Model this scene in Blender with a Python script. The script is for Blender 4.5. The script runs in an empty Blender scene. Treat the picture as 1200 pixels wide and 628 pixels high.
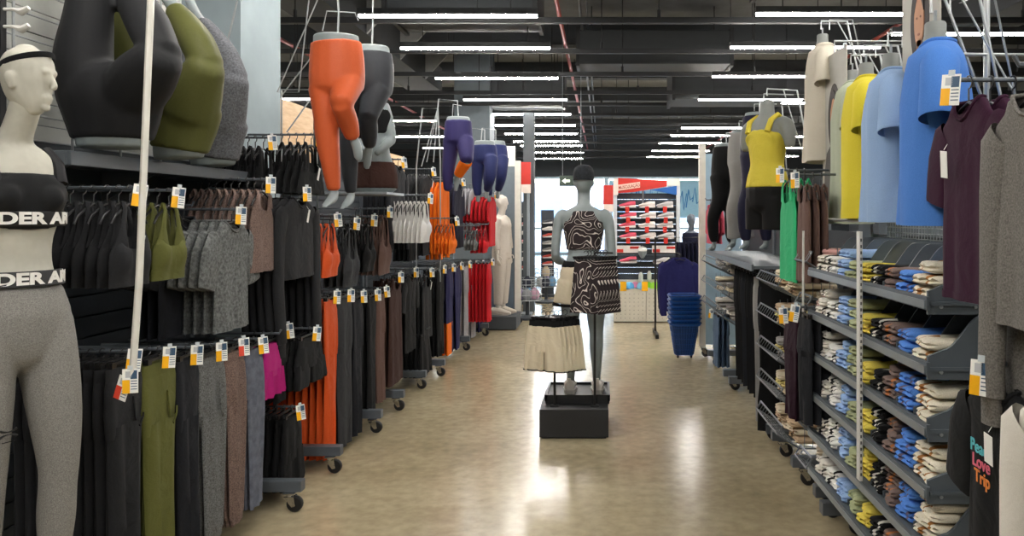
import bpy, math, random
from mathutils import Vector, Matrix
R = math.radians
PI = math.pi
rnd = random.Random(11)
SC = bpy.context.scene
COL = SC.collection
F, CX, CY, CZ = 870.0, 705.0, 252.0, 1.6      # focal length in px of a 1200x628 frame, principal point, eye height


def P(px, py, d):
    return Vector(((px - CX) * d / F, d, CZ - (py - CY) * d / F))


def WZ(py, d):
    return CZ - (py - CY) * d / F


# ------------------------------------------------------------------ materials
def lin(h):
    h = h.lstrip('#')
    c = [int(h[i:i + 2], 16) / 255 for i in (0, 2, 4)]
    return tuple([x / 12.92 if x <= .04045 else ((x + .055) / 1.055) ** 2.4 for x in c] + [1.0])


MATS = {}


def newmat(name):
    m = bpy.data.materials.new(name)
    m.use_nodes = True
    nt = m.node_tree
    return m, nt, nt.nodes['Principled BSDF']


def nd(nt, typ, **kw):
    n = nt.nodes.new(typ)
    for k, v in kw.items():
        if k in n.inputs:
            n.inputs[k].default_value = v
        else:
            setattr(n, k, v)
    return n


def noise_col(nt, b, c1, c2, scale, detail=3, coord='Object', lo=.35, hi=.65, rough=.6):
    tc = nd(nt, 'ShaderNodeTexCoord')
    nz = nd(nt, 'ShaderNodeTexNoise', Scale=scale, Detail=detail, Roughness=rough)
    rp = nd(nt, 'ShaderNodeValToRGB')
    rp.color_ramp.elements[0].position = lo
    rp.color_ramp.elements[0].color = c1
    rp.color_ramp.elements[1].position = hi
    rp.color_ramp.elements[1].color = c2
    nt.links.new(tc.outputs[coord], nz.inputs['Vector'])
    nt.links.new(nz.outputs['Fac'], rp.inputs['Fac'])
    nt.links.new(rp.outputs['Color'], b.inputs['Base Color'])
    return tc, nz, rp


def cloth(h, h2=None, scale=420, rough=.9, bump=.6, bscale=9.0, sheen=.02, key=''):
    """woven or knitted fabric: two close yarn colours and soft crumples"""
    k = ('cloth', h, h2, scale, rough, bump, bscale, key)
    if k in MATS:
        return MATS[k]
    m, nt, b = newmat('fabric ' + h.lstrip('#'))
    c1 = lin(h)
    c2 = lin(h2) if h2 else tuple(min(1, x * 1.25 + .002) for x in c1[:3]) + (1,)
    if max(c1[:3]) < .06:       # deep dyes: black, navy, maroon
        c1 = tuple(x * .6 for x in c1[:3]) + (1,)
        c2 = tuple(x * .6 for x in c2[:3]) + (1,)
    tc, nz, rp = noise_col(nt, b, c1, c2, scale)
    b.inputs['Roughness'].default_value = rough
    b.inputs['Sheen Weight'].default_value = sheen
    b.inputs['Specular IOR Level'].default_value = .2
    nb = nd(nt, 'ShaderNodeTexNoise', Scale=bscale, Detail=3.0, Distortion=.6)
    bp = nd(nt, 'ShaderNodeBump', Strength=bump, Distance=.02)
    nt.links.new(tc.outputs['Object'], nb.inputs['Vector'])
    nt.links.new(nb.outputs['Fac'], bp.inputs['Height'])
    nt.links.new(bp.outputs['Normal'], b.inputs['Normal'])
    MATS[k] = m
    return m


def plain(h, rough=.5, metal=0.0, spec=.5, key='', h2=None, scale=14):
    k = ('plain', h, rough, metal, spec, key, h2, scale)
    if k in MATS:
        return MATS[k]
    m, nt, b = newmat('surface ' + h.lstrip('#'))
    c1 = lin(h)
    c2 = lin(h2) if h2 else tuple(min(1, x * 1.08) for x in c1[:3]) + (1,)
    noise_col(nt, b, c1, c2, scale)
    b.inputs['Roughness'].default_value = rough
    b.inputs['Metallic'].default_value = metal
    b.inputs['Specular IOR Level'].default_value = spec
    MATS[k] = m
    return m


def glow(h, s):
    k = ('glow', h, s)
    if k in MATS:
        return MATS[k]
    m, nt, b = newmat('lamp ' + h.lstrip('#'))
    b.inputs['Base Color'].default_value = lin(h)
    b.inputs['Emission Color'].default_value = lin(h)
    b.inputs['Emission Strength'].default_value = s
    MATS[k] = m
    return m


def contour(h, line, scale=9, freq=22, key=''):
    """dark fabric printed with thin wavy contour lines"""
    m, nt, b = newmat('wavy print fabric' + key)
    tc = nd(nt, 'ShaderNodeTexCoord')
    nz = nd(nt, 'ShaderNodeTexNoise', Scale=scale, Detail=0.5, Distortion=.4)
    mu = nd(nt, 'ShaderNodeMath', operation='MULTIPLY')
    mu.inputs[1].default_value = freq
    fr = nd(nt, 'ShaderNodeMath', operation='FRACT')
    rp = nd(nt, 'ShaderNodeValToRGB')
    e = rp.color_ramp.elements
    e[0].position, e[0].color = .43, lin(h)
    e[1].position, e[1].color = .47, lin(line)
    for p, c in ((.56, line), (.60, h)):
        x = e.new(p)
        x.color = lin(c)
    nt.links.new(tc.outputs['Object'], nz.inputs['Vector'])
    nt.links.new(nz.outputs['Fac'], mu.inputs[0])
    nt.links.new(mu.outputs[0], fr.inputs[0])
    nt.links.new(fr.outputs[0], rp.inputs['Fac'])
    nt.links.new(rp.outputs['Color'], b.inputs['Base Color'])
    b.inputs['Roughness'].default_value = .8
    return m


def glassmat():
    m, nt, b = newmat('window glass')
    b.inputs['Base Color'].default_value = (1, 1, 1, 1)
    b.inputs['Roughness'].default_value = .0
    b.inputs['Transmission Weight'].default_value = 1.0
    b.inputs['IOR'].default_value = 1.02
    return m


WHITE_METAL = plain('d9d9d4', .4)
GREY_METAL = plain('5a6067', .45, .3)
LIGHT_METAL = plain('9aa1a6', .35, .5)
WIRE = plain('a3a8aa', .35, .5)
DARK_METAL = plain('3c4248', .5, .2)
BLACK_METAL = plain('1a1b1d', .45)
BLACK_PLASTIC = plain('131315', .4)
CHROME = plain('c0c0c0', .2, 1.0)
RUBBER = plain('0e0e0f', .6)
SHELF_GREY = plain('555d64', .5)
MANNEQUIN_GREY = plain('7d8688', .5, h2='858e90')
MANNEQUIN_PALE = plain('b4b2a6', .75, h2='c6c4b8', scale=9)
MANNEQUIN_WHITE = plain('cfc9c0', .6)
FORM_GREY = plain('7e8280', .6)
TICKET_W = plain('f0f0ec', .5)
TICKET_Y = plain('f5b400', .5)
TICKET_B = plain('34506b', .5)
TICKET_R = plain('d8452f', .5)
WOOD, _nt, _b = newmat('beech panel')
_tc, _nz, _rp = noise_col(_nt, _b, lin('c79a62'), lin('d8b07a'), 6.0, 4)
_mp = nd(_nt, 'ShaderNodeMapping')
_mp.inputs['Scale'].default_value = (6, 1.2, 9)
_nt.links.new(_tc.outputs['Object'], _mp.inputs['Vector'])
_nt.links.new(_mp.outputs['Vector'], _nz.inputs['Vector'])
_b.inputs['Roughness'].default_value = .5


# ------------------------------------------------------------------ mesh building
class MB:
    def __init__(s):
        s.v, s.f, s.m = [], [], []

    def add(s, vs, fs, m=0):
        b = len(s.v)
        s.v.extend([tuple(v) for v in vs])
        for f in fs:
            s.f.append(tuple(b + i for i in f))
            s.m.append(m)
        return s

    def box(s, x0, x1, y0, y1, z0, z1, m=0):
        v = [(x, y, z) for z in (z0, z1) for y in (y0, y1) for x in (x0, x1)]
        return s.add(v, [(0, 2, 3, 1), (4, 5, 7, 6), (0, 1, 5, 4), (2, 6, 7, 3), (0, 4, 6, 2), (1, 3, 7, 5)], m)

    def obox(s, c, size, rot=(0, 0, 0), m=0):
        from mathutils import Euler
        M = Euler(rot).to_matrix()
        hx, hy, hz = [a / 2 for a in size]
        v = [Vector(c) + M @ Vector((x, y, z)) for z in (-hz, hz) for y in (-hy, hy) for x in (-hx, hx)]
        return s.add(v, [(0, 2, 3, 1), (4, 5, 7, 6), (0, 1, 5, 4), (2, 6, 7, 3), (0, 4, 6, 2), (1, 3, 7, 5)], m)

    def loft(s, rings, cap0=True, cap1=True, m=0, closed=True):
        n = len(rings[0])
        vs = [p for r in rings for p in r]
        fs = []
        for i in range(len(rings) - 1):
            for j in range(n if closed else n - 1):
                k = (j + 1) % n
                fs.append((i * n + j, i * n + k, (i + 1) * n + k, (i + 1) * n + j))
        if cap0:
            fs.append(tuple(range(n - 1, -1, -1)))
        if cap1:
            fs.append(tuple((len(rings) - 1) * n + j for j in range(n)))
        return s.add(vs, fs, m)

    def tube(s, pts, r, n=6, m=0, cap=True, closed=False):
        pts = [Vector(p) for p in pts]
        rs = r if isinstance(r, (list, tuple)) else [r] * len(pts)
        rings = []
        up = None
        for i, p in enumerate(pts):
            a = pts[i - 1] if i else (pts[-1] if closed else p)
            b = pts[i + 1] if i < len(pts) - 1 else (pts[0] if closed else p)
            t = (b - a)
            t = t.normalized() if t.length > 1e-9 else Vector((0, 0, 1))
            if up is None:
                up = Vector((0, 0, 1)) if abs(t.z) < .9 else Vector((1, 0, 0))
            u = (up - t * up.dot(t))
            u = u.normalized() if u.length > 1e-6 else t.orthogonal().normalized()
            w = t.cross(u)
            up = u
            rings.append([p + u * (rs[i] * math.cos(2 * PI * k / n)) + w * (rs[i] * math.sin(2 * PI * k / n)) for k in range(n)])
        if closed:
            rings.append(rings[0])
            return s.loft(rings, False, False, m)
        return s.loft(rings, cap, cap, m)

    def prism(s, poly, axis, a0, a1, m=0):
        def q(u, v, a):
            return {'x': (a, u, v), 'y': (u, a, v), 'z': (u, v, a)}[axis]
        n = len(poly)
        vs = [q(u, v, a0) for u, v in poly] + [q(u, v, a1) for u, v in poly]
        fs = [tuple(range(n - 1, -1, -1)), tuple(range(n, 2 * n))]
        fs += [(i, (i + 1) % n, n + (i + 1) % n, n + i) for i in range(n)]
        return s.add(vs, fs, m)

    def ell(s, c, r, m=0, nu=12, nv=8):
        c = Vector(c)
        rings = []
        for i in range(nv + 1):
            a = PI * i / nv
            q = max(math.sin(a), .02)
            rings.append([c + Vector((r[0] * q * math.cos(2 * PI * k / nu), r[1] * q * math.sin(2 * PI * k / nu), -r[2] * math.cos(a))) for k in range(nu)])
        return s.loft(rings, True, True, m)

    def join(s, o, m=None):
        b = len(s.v)
        s.v.extend(o.v)
        for f, mi in zip(o.f, o.m):
            s.f.append(tuple(b + i for i in f))
            s.m.append(mi if m is None else m)
        return s

    def mesh(s, name, mats, smooth=True, ang=45):
        me = bpy.data.meshes.new(name)
        me.from_pydata(s.v, [], s.f)
        for m in mats:
            me.materials.append(m)
        me.polygons.foreach_set('material_index', s.m)
        me.update()
        import bmesh
        bm = bmesh.new()
        bm.from_mesh(me)
        bmesh.ops.recalc_face_normals(bm, faces=bm.faces)
        bm.to_mesh(me)
        bm.free()
        if smooth:
            me.shade_smooth()
            me.set_sharp_from_angle(angle=R(ang))
        return me

    def build(s, name, mats, parent=None, world=False, smooth=True, ang=45, bev=0, label=None):
        if not isinstance(mats, (list, tuple)):
            mats = [mats]
        if world and parent is not None:
            l, q = Vector((0, 0, 0)), parent
            while q is not None:
                l, q = l + q.location, q.parent
            s.v = [(x - l.x, y - l.y, z - l.z) for x, y, z in s.v]
        o = bpy.data.objects.new(name, s.mesh(name, mats, smooth, ang))
        COL.objects.link(o)
        o.parent = parent
        if bev:
            b = o.modifiers.new('soft edge', 'BEVEL')
            b.width, b.segments, b.limit_method = bev, 2, 'ANGLE'
        if label:
            o['label'] = label
        return o


def inst(name, me, parent=None, loc=None, rz=0):
    o = bpy.data.objects.new(name, me)
    COL.objects.link(o)
    o.parent = parent
    if loc is not None:
        o.location = loc
    o.rotation_euler = (0, 0, rz)
    return o


def tag(o, label, cat, group=None):
    o['label'], o['category'] = label, cat
    if group:
        o['group'] = group
    return o


def thing(name, label, cat, loc=(0, 0, 0), rz=0, group=None):
    o = bpy.data.objects.new(name, None)
    COL.objects.link(o)
    o.location = loc
    o.rotation_euler = (0, 0, rz)
    o.empty_display_size = .1
    return tag(o, label, cat, group)


def struct(name, mb, mats, parent=None, smooth=False):
    o = mb.build(name, mats, parent, world=parent is not None, smooth=smooth)
    if parent is None:
        o['kind'] = 'structure'
    return o


ORD = ['frontmost', 'second back', 'third back', 'fourth back', 'fifth back', 'sixth back', 'seventh back', 'eighth back',
       'ninth back', 'tenth back', 'eleventh back', 'twelfth back']
NTH = ['first', 'second', 'third', 'fourth', 'fifth', 'sixth', 'seventh', 'eighth', 'ninth', 'tenth', 'eleventh', 'twelfth', 'thirteenth', 'fourteenth', 'fifteenth']


# ------------------------------------------------------------------ rings and cloth shells
def sgnpow(c, p):
    return math.copysign(abs(c) ** p, c)


def shell(levels, nseg=24, fold=0.0, nf=3.0, ph=0.0, p=.8, nose=None):
    """levels: (z, half width, half thickness[, centre x[, front drop[, fold factor]]]); front is -y"""
    rings = []
    z0 = levels[0][0]
    for L in levels:
        z, hw, ht = L[:3]
        cx = L[3] if len(L) > 3 else 0
        drop = L[4] if len(L) > 4 else 0
        fk = L[5] if len(L) > 5 else min(1, abs(z - z0) * 2.5)
        r = []
        for k in range(nseg):
            a = 2 * PI * k / nseg
            x = hw * sgnpow(math.cos(a), p)
            y = ht * sgnpow(math.sin(a), p)
            u = x / max(hw, 1e-6)
            y += fold * fk * (math.sin(u * nf * PI + ph + z * 3) + .5 * math.sin(u * nf * 1.9 * PI + 2 * ph - z * 4)) * (1 - .35 * u * u)
            if nose:
                y += nose(x, z, y)
            fr = max(0.0, -math.sin(a)) ** .7
            r.append(Vector((cx + x, y, z - drop * fr * (1 - u * u))))
        rings.append(r)
    return rings


def limb(pts, n=12, p=.9):
    """pts: (x, y, z, r in the plane, r across); the tube stays square to its path, which lies about in the xz plane"""
    rings = []
    for i, q in enumerate(pts):
        a = Vector(pts[max(i - 1, 0)][:3])
        b = Vector(pts[min(i + 1, len(pts) - 1)][:3])
        t = (b - a).normalized()
        w = Vector((0, 1, 0))
        u = t.cross(w).normalized()
        c = Vector(q[:3])
        rings.append([c + u * (q[3] * sgnpow(math.cos(2 * PI * k / n), p)) + w * (q[4] * sgnpow(math.sin(2 * PI * k / n), p)) for k in range(n)])
    return rings


def lev(H, pts, T, f=1.0):
    return [(-H * a, hw, T * t) for a, hw, t in pts]


def garment(kind, W, H, ph=0.0, **o):
    """a hung garment as (part name, MB, slot) rows; origin at the hook's foot, z down, front to -y"""
    rows = []
    T = o.get('T', .012)
    fold = o.get('fold', .01 if kind == 'pants' else .007)
    hw = W / 2
    if kind in ('tee', 'long', 'hoodie', 'jacket'):
        b = MB()
        nk = .085 if W > .33 else .07
        lv = [(-.005, nk, .019, 0, .055), (-.012, nk * 1.25, .02, 0, .03), (-.04, hw * .72, .02, 0, .012), (-.065, hw * .95, .019), (-.1, hw, .018),
              (-.17, hw * .93, T * 1.3), (-.26, hw * .9, T * 1.1)]
        for q in (.5, .65, .8, .93, .985, 1.0):
            if H * q > .3:
                lv.append((-H * q, hw * (.9 + o.get('flare', .06) * q), T * (1.1 + .35 * q)))
        b.loft(shell(lv, 28, fold, 2.4, ph), False, False)
        rows.append(('body', b, 0))
        for s in (-1, 1):
            sl = MB()
            if kind == 'tee':
                c = o.get('sleeve', .2)
                pts = [(s * hw * .80, 0, -.085, .05, .016), (s * hw * .92, 0, -.10, .068, .017), (s * (hw + .028), .003, -.16, .068, .018), (s * (hw + .05), .004, -.1 - c, .07, .018),
                       (s * (hw + .053), .004, -.112 - c, .068, .017)]
            else:
                L = o.get('sleeve', H * .95)
                pts = [(s * hw * .82, 0, -.085, .05, .02), (s * hw * .95, 0, -.11, .07, .022), (s * (hw + .012), .004, -.22, .06, .024), (s * (hw + .02), .004, -.1 - L * .5, .05, .024),
                       (s * (hw + .012), -.006, -.1 - L * .8, .045, .024), (s * (hw + .008), -.008, -.1 - L * .9, .047, .024), (s * (hw + .008), -.008, -.1 - L * .905, .036, .018), (s * (hw + .006), -.008, -.1 - L, .036, .018)]
            sl.loft(limb(pts, 12), False, True)
            rows.append(('sleeve', sl, 0))
        nb = MB()
        ring = shell([(-.003, nk, .02, 0, .055)], 24)[0]
        nb.tube(ring, .0055, 6, closed=True)
        rows.append(('neckband', nb, 0))
        hm = MB()
        lh = [(-H * .965, hw * (.9 + o.get('flare', .06)) + .003, T * 1.45 + .003), (-H * 1.003, hw * (.9 + o.get('flare', .06)) + .003, T * 1.45 + .003)]
        hm.loft(shell([l + (0, 0, 1.0) for l in lh], 28, fold, 2.4, ph), False, False)
        rows.append(('hem', hm, 0))
        if kind == 'hoodie':
            h = MB()
            h.loft([[Vector((x * q, y0 + y * q, z)) for x, y in [(.11 * math.cos(2 * PI * k / 16), .05 * math.sin(2 * PI * k / 16)) for k in range(16)]] for z, q, y0 in ((-.05, 1.1, .0), (0, 1.25, .02), (.06, 1.05, .035), (.1, .7, .04), (.115, .25, .04))], False, True)
            rows.append(('hood', h, 0))
    elif kind == 'tank':
        b = MB()
        a0 = -o.get('arm', .2)
        lv = [(a0 + .085, hw * .58, .016, 0, .07), (a0 + .05, hw * .66, .018, 0, .03), (a0, hw * .84, T * 1.1), (a0 - .03, hw * .92, T * 1.2)]
        for q in (.35, .5, .65, .8, .93, 1.0):
            z = a0 - .03 - (H + a0 - .03) * q
            lv.append((z, hw * (.9 + o.get('flare', .1) * q), T * (1.2 + .4 * q)))
        b.loft(shell(lv, 28, fold, 2.4, ph), False, False)
        rows.append(('body', b, 0))
        for s in (-1, 1):
            st = MB()
            for yy in (-1, 1):
                pts = [(s * hw * .42, 0, .0, .016, .004), (s * hw * .44, yy * .012, -.03, .017, .004), (s * hw * .47, yy * .013, a0 + .1, .02, .005), (s * hw * .5, yy * .012, a0 + .03, .03, .005)]
                st.loft(limb(pts, 8), True, True)
            rows.append(('strap', st, 0))
    elif kind == 'bra':
        b = MB()
        zc = -H * .66

        def nose(x, z, y):
            g = math.exp(-((abs(x) - hw * .48) / (hw * .36)) ** 2) * math.exp(-((z - zc) / (H * .2)) ** 2)
            return -o.get('cup', .03) * g * (1 if y < 0 else .85)
        lv = [(-H * .42, hw * .62, .01, 0, .07), (-H * .5, hw * .8, .014, 0, .02), (-H * .6, hw * .95, .013), (-H * .72, hw, .014), (-H * .82, hw * .97, .013), (-H * .86, hw * .95, .012), (-H, hw * .96, .012)]
        b.loft(shell(lv, 28, fold * .5, 2, ph, nose=nose), False, False)
        rows.append(('cup_panel', b, 0))
        bd = MB()
        bd.loft(shell([(-H * .86, hw * .955, .014, 0, 0, 1), (-H * 1.0, hw * .965, .014, 0, 0, 1)], 28, fold * .5, 2, ph), False, False)
        rows.append(('underband', bd, 0))
        for s in (-1, 1):
            st = MB()
            for yy in (-1, 1):
                pts = [(s * hw * .3, 0, .0, .012, .004), (s * hw * .34, yy * .01, -H * .1, .012, .004), (s * hw * .45, yy * .012, -H * .3, .016, .004), (s * hw * .52, yy * .008 - .004, -H * .55, .045, .006)]
                st.loft(limb(pts, 8), True, True)
            rows.append(('strap', st, 0))
    elif kind == 'pants':
        b = MB()
        fl = o.get('flare', .0)
        cuff = o.get('cuff', False)
        b.loft(shell([(0, hw, .012, 0, 0, .2), (-.05, hw * .99, .013, 0, 0, .2)], 24, fold, 2, ph), False, False)
        rows.append(('waistband', b, 0))
        hp = MB()
        hp.loft(shell([(-.048, hw * .985, .013, 0, 0, .3), (-.07, hw * 1.04, .017, 0, 0, .5), (-.16, hw * 1.08, .02, 0, 0, .8), (-H * .3, hw * 1.05, .02, 0, 0, 1), (-H * .36, hw * 1.0, .016, 0, 0, 1)], 24, fold, 2, ph), False, True)
        rows.append(('hip', hp, 0))
        for s in ((-1, 1) if not o.get('single') else (0,)):
            l = MB()
            lw = hw if o.get('folded', True) else hw * .5
            cxx = 0 if o.get('folded', True) else s * hw * .5
            cy = s * .009 if o.get('folded', True) else 0
            lv = []
            for q in (.3, .42, .55, .68, .8, .9, .955):
                ww = lw * (1.04 - (.26 - fl) * q + (fl * .4 if q > .7 else 0))
                lv.append((-H * q, ww, .014, cxx + s * .004 * q, 0, .6 + q * .6))
            ww = lv[-1][1]
            if cuff:
                lv += [(-H * .965, ww * .8, .013, cxx, 0, .5), (-H, ww * .78, .013, cxx, 0, .5)]
            else:
                lv += [(-H, ww, .014, cxx, 0, 1.2)]
            rg = shell(lv, 20, fold, 2, ph + s)
            l.loft([[p + Vector((0, cy, 0)) for p in r] for r in rg], False, True)
            rows.append(('leg', l, 0))
        if o.get('pocket'):
            pk = MB()
            pts = [(hw * .2, -.024, -.12), (hw * .25, -.028, -.2), (hw * .3, -.028, -H * .3), (hw * .55, -.026, -H * .34), (hw * .8, -.022, -H * .3), (hw * .85, -.02, -.2)]
            pk.tube(pts, .0035, 6)
            rows.append(('pocket_seam', pk, 0))
    elif kind in ('shorts', 'skirt'):
        b = MB()
        th = o.get('thin', 1)
        b.loft(shell([(0, hw * .8, .014 * th, 0, 0, .2), (-.045, hw * .82, .015 * th, 0, 0, .2)], 24, fold, 2, ph), False, False)
        rows.append(('waistband', b, 1 if o.get('band') else 0))
        if kind == 'skirt':
            k = MB()
            k.loft(shell([(-.04, hw * .82, .018 * th, 0, 0, .2), (-.09, hw * .9, .024 * th, 0, 0, .6), (-H * .5, hw * .97, .03 * th, 0, 0, 1.2), (-H * .8, hw * 1.05, .034 * th, 0, 0, 1.8), (-H, hw * 1.1, .034 * th, 0, 0, 2.2)], 36, fold, 4, ph), False, False)
            rows.append(('skirt_panel', k, 0))
        else:
            hp = MB()
            hp.loft(shell([(-.042, hw * .83, .016 * th, 0, 0, .3), (-.09, hw * .92, .022 * th, 0, 0, .7), (-H * .5, hw, .024 * th, 0, 0, 1), (-H * .62, hw * 1.02, .022 * th, 0, 0, 1)], 28, fold, 3, ph), False, True)
            rows.append(('hip', hp, 0))
            for s in (-1, 1):
                l = MB()
                l.loft(shell([(-H * .5, hw * .49, .02 * th, s * hw * .5, 0, 1), (-H * .75, hw * .52, .024 * th, s * hw * .53, 0, 1.3), (-H * .94, hw * .55, .026 * th, s * hw * .56, 0, 1.5), (-H, hw * .5, .024 * th, s * hw * .56, 0, 1.5)], 20, fold, 2, ph + s), False, True)
                rows.append(('leg', l, 0))
                if o.get('trim'):
                    t = MB()
                    rg = shell([(-H * .985, hw * .565, .028 * th, s * hw * .56, 0, 1.5)], 20, fold, 2, ph + s)[0]
                    t.tube(rg, .004, 5, closed=True)
                    rows.append(('hem_trim', t, 1))
    if o.get('tag'):
        t = MB()
        tz = o.get('tag_z', -.06)
        tx = o.get('tag_x', .0)
        ty = o.get('tag_y', -.045)
        t.obox((tx, ty, tz - .045), (.032, .0015, .075), (.12, .15, .1), 2)
        t.tube([(tx, ty + .01, tz + .012), (tx, ty, tz - .004)], .001, 4, 2)
        rows.append(('swing_tag', t, 2))
    return rows


MESHES = {}


def garment_meshes(kind, W, H, ph, mats, detail, **o):
    key = (kind, round(W, 2), round(H, 2), round(ph, 1), tuple(m.name for m in mats), detail, tuple(sorted(o.items())))
    if key in MESHES:
        return MESHES[key]
    rows = garment(kind, W, H, ph, **o)
    if detail:
        out = []
        for nm, b, s in rows:
            b.m = [0] * len(b.m)
            out.append((nm, b.mesh(nm, [mats[min(s, len(mats) - 1)] if s < 2 else TICKET_W], ang=60)))
    else:
        a = MB()
        for nm, b, s in rows:
            if nm in ('swing_tag', 'pocket_seam'):
                continue
            a.join(b, min(s, len(mats) - 1))
        out = [(kind, a.mesh(kind, list(mats), ang=60))]
    MESHES[key] = out
    return out


def hanger_mesh(kind, w):
    k = ('hanger', kind, round(w, 2))
    if k in MESHES:
        return MESHES[k]
    b = MB()
    hook = [(0, 0, .018 if kind == 'clip' else -.01), (0, 0, .024)] + [(.018 * math.sin(a) , 0, .045 - .018 * math.cos(a)) for a in [R(x) for x in range(0, 260, 32)]]
    b.tube(hook, .0025, 6)
    if kind == 'clip':
        b.box(-w / 2, w / 2, -.005, .005, .012, .022)
        for s in (-1, 1):
            b.box(s * w * .4 - .012, s * w * .4 + .012, -.011, .011, .0015, .024)
    else:
        b.tube([(-w / 2, .0, -.085), (-w / 2 * .8, 0, -.055), (-w * .15, 0, -.022), (0, 0, -.01), (w * .15, 0, -.022), (w / 2 * .8, 0, -.055), (w / 2, 0, -.085)], [.004, .005, .005, .005, .005, .005, .004], 8)
    MESHES[k] = b.mesh('hanger', [BLACK_PLASTIC])
    return MESHES[k]


def place_garment(kind, name, label, cat, group, loc, rz, W, H, mats, ph=0.0, detail=False, **o):
    """one garment as one thing; in detail its parts are children"""
    ms = garment_meshes(kind, W, H, ph, mats, detail, **o)
    if detail:
        t = thing(name, label, cat, loc, rz, group)
        for nm, me in ms:
            inst(nm, me, t)
        return t
    q = inst(name, ms[0][1], None, loc, rz)
    return tag(q, label, cat, group)


# ------------------------------------------------------------------ bodies grown from chains of sections
def crom(p0, p1, p2, p3, t):
    return .5 * ((2 * p1) + (p2 - p0) * t + (2 * p0 - 5 * p1 + 4 * p2 - p3) * t * t + (3 * p1 - p0 - 3 * p2 + p3) * t ** 3)


def chain_mb(mb, pts, inflate=0.0, n=16, sub=4, xdir=(1, 0, 0), round_ends=True):
    """pts: (x, y, z, rx, ry): an oval section at each joint, smoothed along the path"""
    A = [Vector((q[0], q[1], q[2], q[3])) for q in pts]
    Bv = [q[4] if len(q) > 4 else q[3] for q in pts]
    path = []
    for i in range(len(pts) - 1):
        a0, a1, a2, a3 = A[max(i - 1, 0)], A[i], A[i + 1], A[min(i + 2, len(A) - 1)]
        b0, b1, b2, b3 = Bv[max(i - 1, 0)], Bv[i], Bv[i + 1], Bv[min(i + 2, len(Bv) - 1)]
        for k in range(sub):
            t = k / sub
            path.append((crom(a0, a1, a2, a3, t), crom(b0, b1, b2, b3, t)))
    path.append((A[-1], Bv[-1]))
    xd = Vector(xdir)
    rings = []
    m = len(path)
    ra, rb = round_ends if isinstance(round_ends, tuple) else (round_ends, round_ends)
    for i, (a, ry) in enumerate(path):
        p = a.to_3d() if False else Vector(a[:3])
        q0 = Vector(path[max(i - 1, 0)][0][:3])
        q1 = Vector(path[min(i + 1, m - 1)][0][:3])
        t = (q1 - q0).normalized()
        u = xd - t * xd.dot(t)
        if u.length < .3:
            u = Vector((0, 1, 0)) - t * t.y
        u.normalize()
        w = t.cross(u)
        rx = max(a[3], .004) + inflate
        ry = max(ry, .004) + inflate

        def ring(c, k):
            return [c + u * (rx * k * math.cos(2 * PI * j / n)) + w * (ry * k * math.sin(2 * PI * j / n)) for j in range(n)]
        if ra and i == 0:
            for k, d in ((.35, .42), (.75, .28)):
                rings.append(ring(p - t * (min(rx, ry) * d), k))
        rings.append(ring(p, 1))
        if rb and i == m - 1:
            for k, d in ((.75, .28), (.35, .42)):
                rings.append(ring(p + t * (min(rx, ry) * d), k))
    mb.loft(rings, True, True)


def grown(name, chains, mats, parent, inflate=0.0, voxel=.012, smooth=5, xdir=(1, 0, 0), label=None, round_ends=True, world=True):
    mb = MB()
    for c in chains:
        e = round_ends
        if isinstance(c, tuple):        # a chain with its own choice of rounded ends
            c, e = c
        chain_mb(mb, c, inflate, xdir=xdir, round_ends=e)
    o = mb.build(name, mats, parent, world=world, ang=180, label=label)
    r = o.modifiers.new('one surface', 'REMESH')
    r.mode, r.voxel_size, r.use_smooth_shade = 'VOXEL', voxel, True
    if smooth:
        s = o.modifiers.new('soften', 'SMOOTH')
        s.factor, s.iterations = .5, smooth
    return o


def bake_modifiers():
    dg = bpy.context.evaluated_depsgraph_get()
    for o in list(bpy.data.objects):
        if o.type == 'MESH' and any(m.type == 'REMESH' for m in o.modifiers):
            me = bpy.data.meshes.new_from_object(o.evaluated_get(dg))
            me.shade_smooth()
            o.modifiers.clear()
            o.data = me


def text_mb(body, size, depth=.002, align='CENTER', bold=0.0):
    cu = bpy.data.curves.new('lettering', 'FONT')
    cu.body, cu.size, cu.extrude, cu.offset = body, size, depth, bold
    cu.align_x = align
    cu.align_y = 'CENTER'
    o = bpy.data.objects.new('lettering', cu)
    COL.objects.link(o)
    bpy.context.view_layer.update()
    me = bpy.data.meshes.new_from_object(o.evaluated_get(bpy.context.evaluated_depsgraph_get()))
    mb = MB()
    mb.add([tuple(v.co) for v in me.vertices], [tuple(p.vertices) for p in me.polygons])
    bpy.data.objects.remove(o)
    bpy.data.curves.remove(cu)
    return mb


def move_mb(mb, M):
    mb.v = [tuple(M @ Vector(v)) for v in mb.v]
    return mb
# ================================================================== SETTING
FLOOR, nt, b = newmat('polished concrete')
tc, nz, rp = noise_col(nt, b, lin('928468'), lin('b5a88b'), .9, 8, 'Object', .3, .7, .65)
n2 = nd(nt, 'ShaderNodeTexNoise', Scale=14.0, Detail=6.0)
mx = nd(nt, 'ShaderNodeMix', data_type='RGBA', blend_type='OVERLAY')
mx.inputs[0].default_value = .35
nt.links.new(tc.outputs['Object'], n2.inputs['Vector'])
nt.links.new(rp.outputs['Color'], mx.inputs[6])
nt.links.new(n2.outputs['Fac'], mx.inputs[7])
nt.links.new(mx.outputs[2], b.inputs['Base Color'])
rr = nd(nt, 'ShaderNodeMapRange')
rr.inputs['To Min'].default_value, rr.inputs['To Max'].default_value = .13, .28
nt.links.new(n2.outputs['Fac'], rr.inputs['Value'])
nt.links.new(rr.outputs[0], b.inputs['Roughness'])
b.inputs['Specular IOR Level'].default_value = .6
CEIL = plain('66696c', .9, h2='75787b', scale=2.0)
CEIL_DARK = plain('303438', .8)
RAIL_BLACK = plain('17191c', .6)
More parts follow.
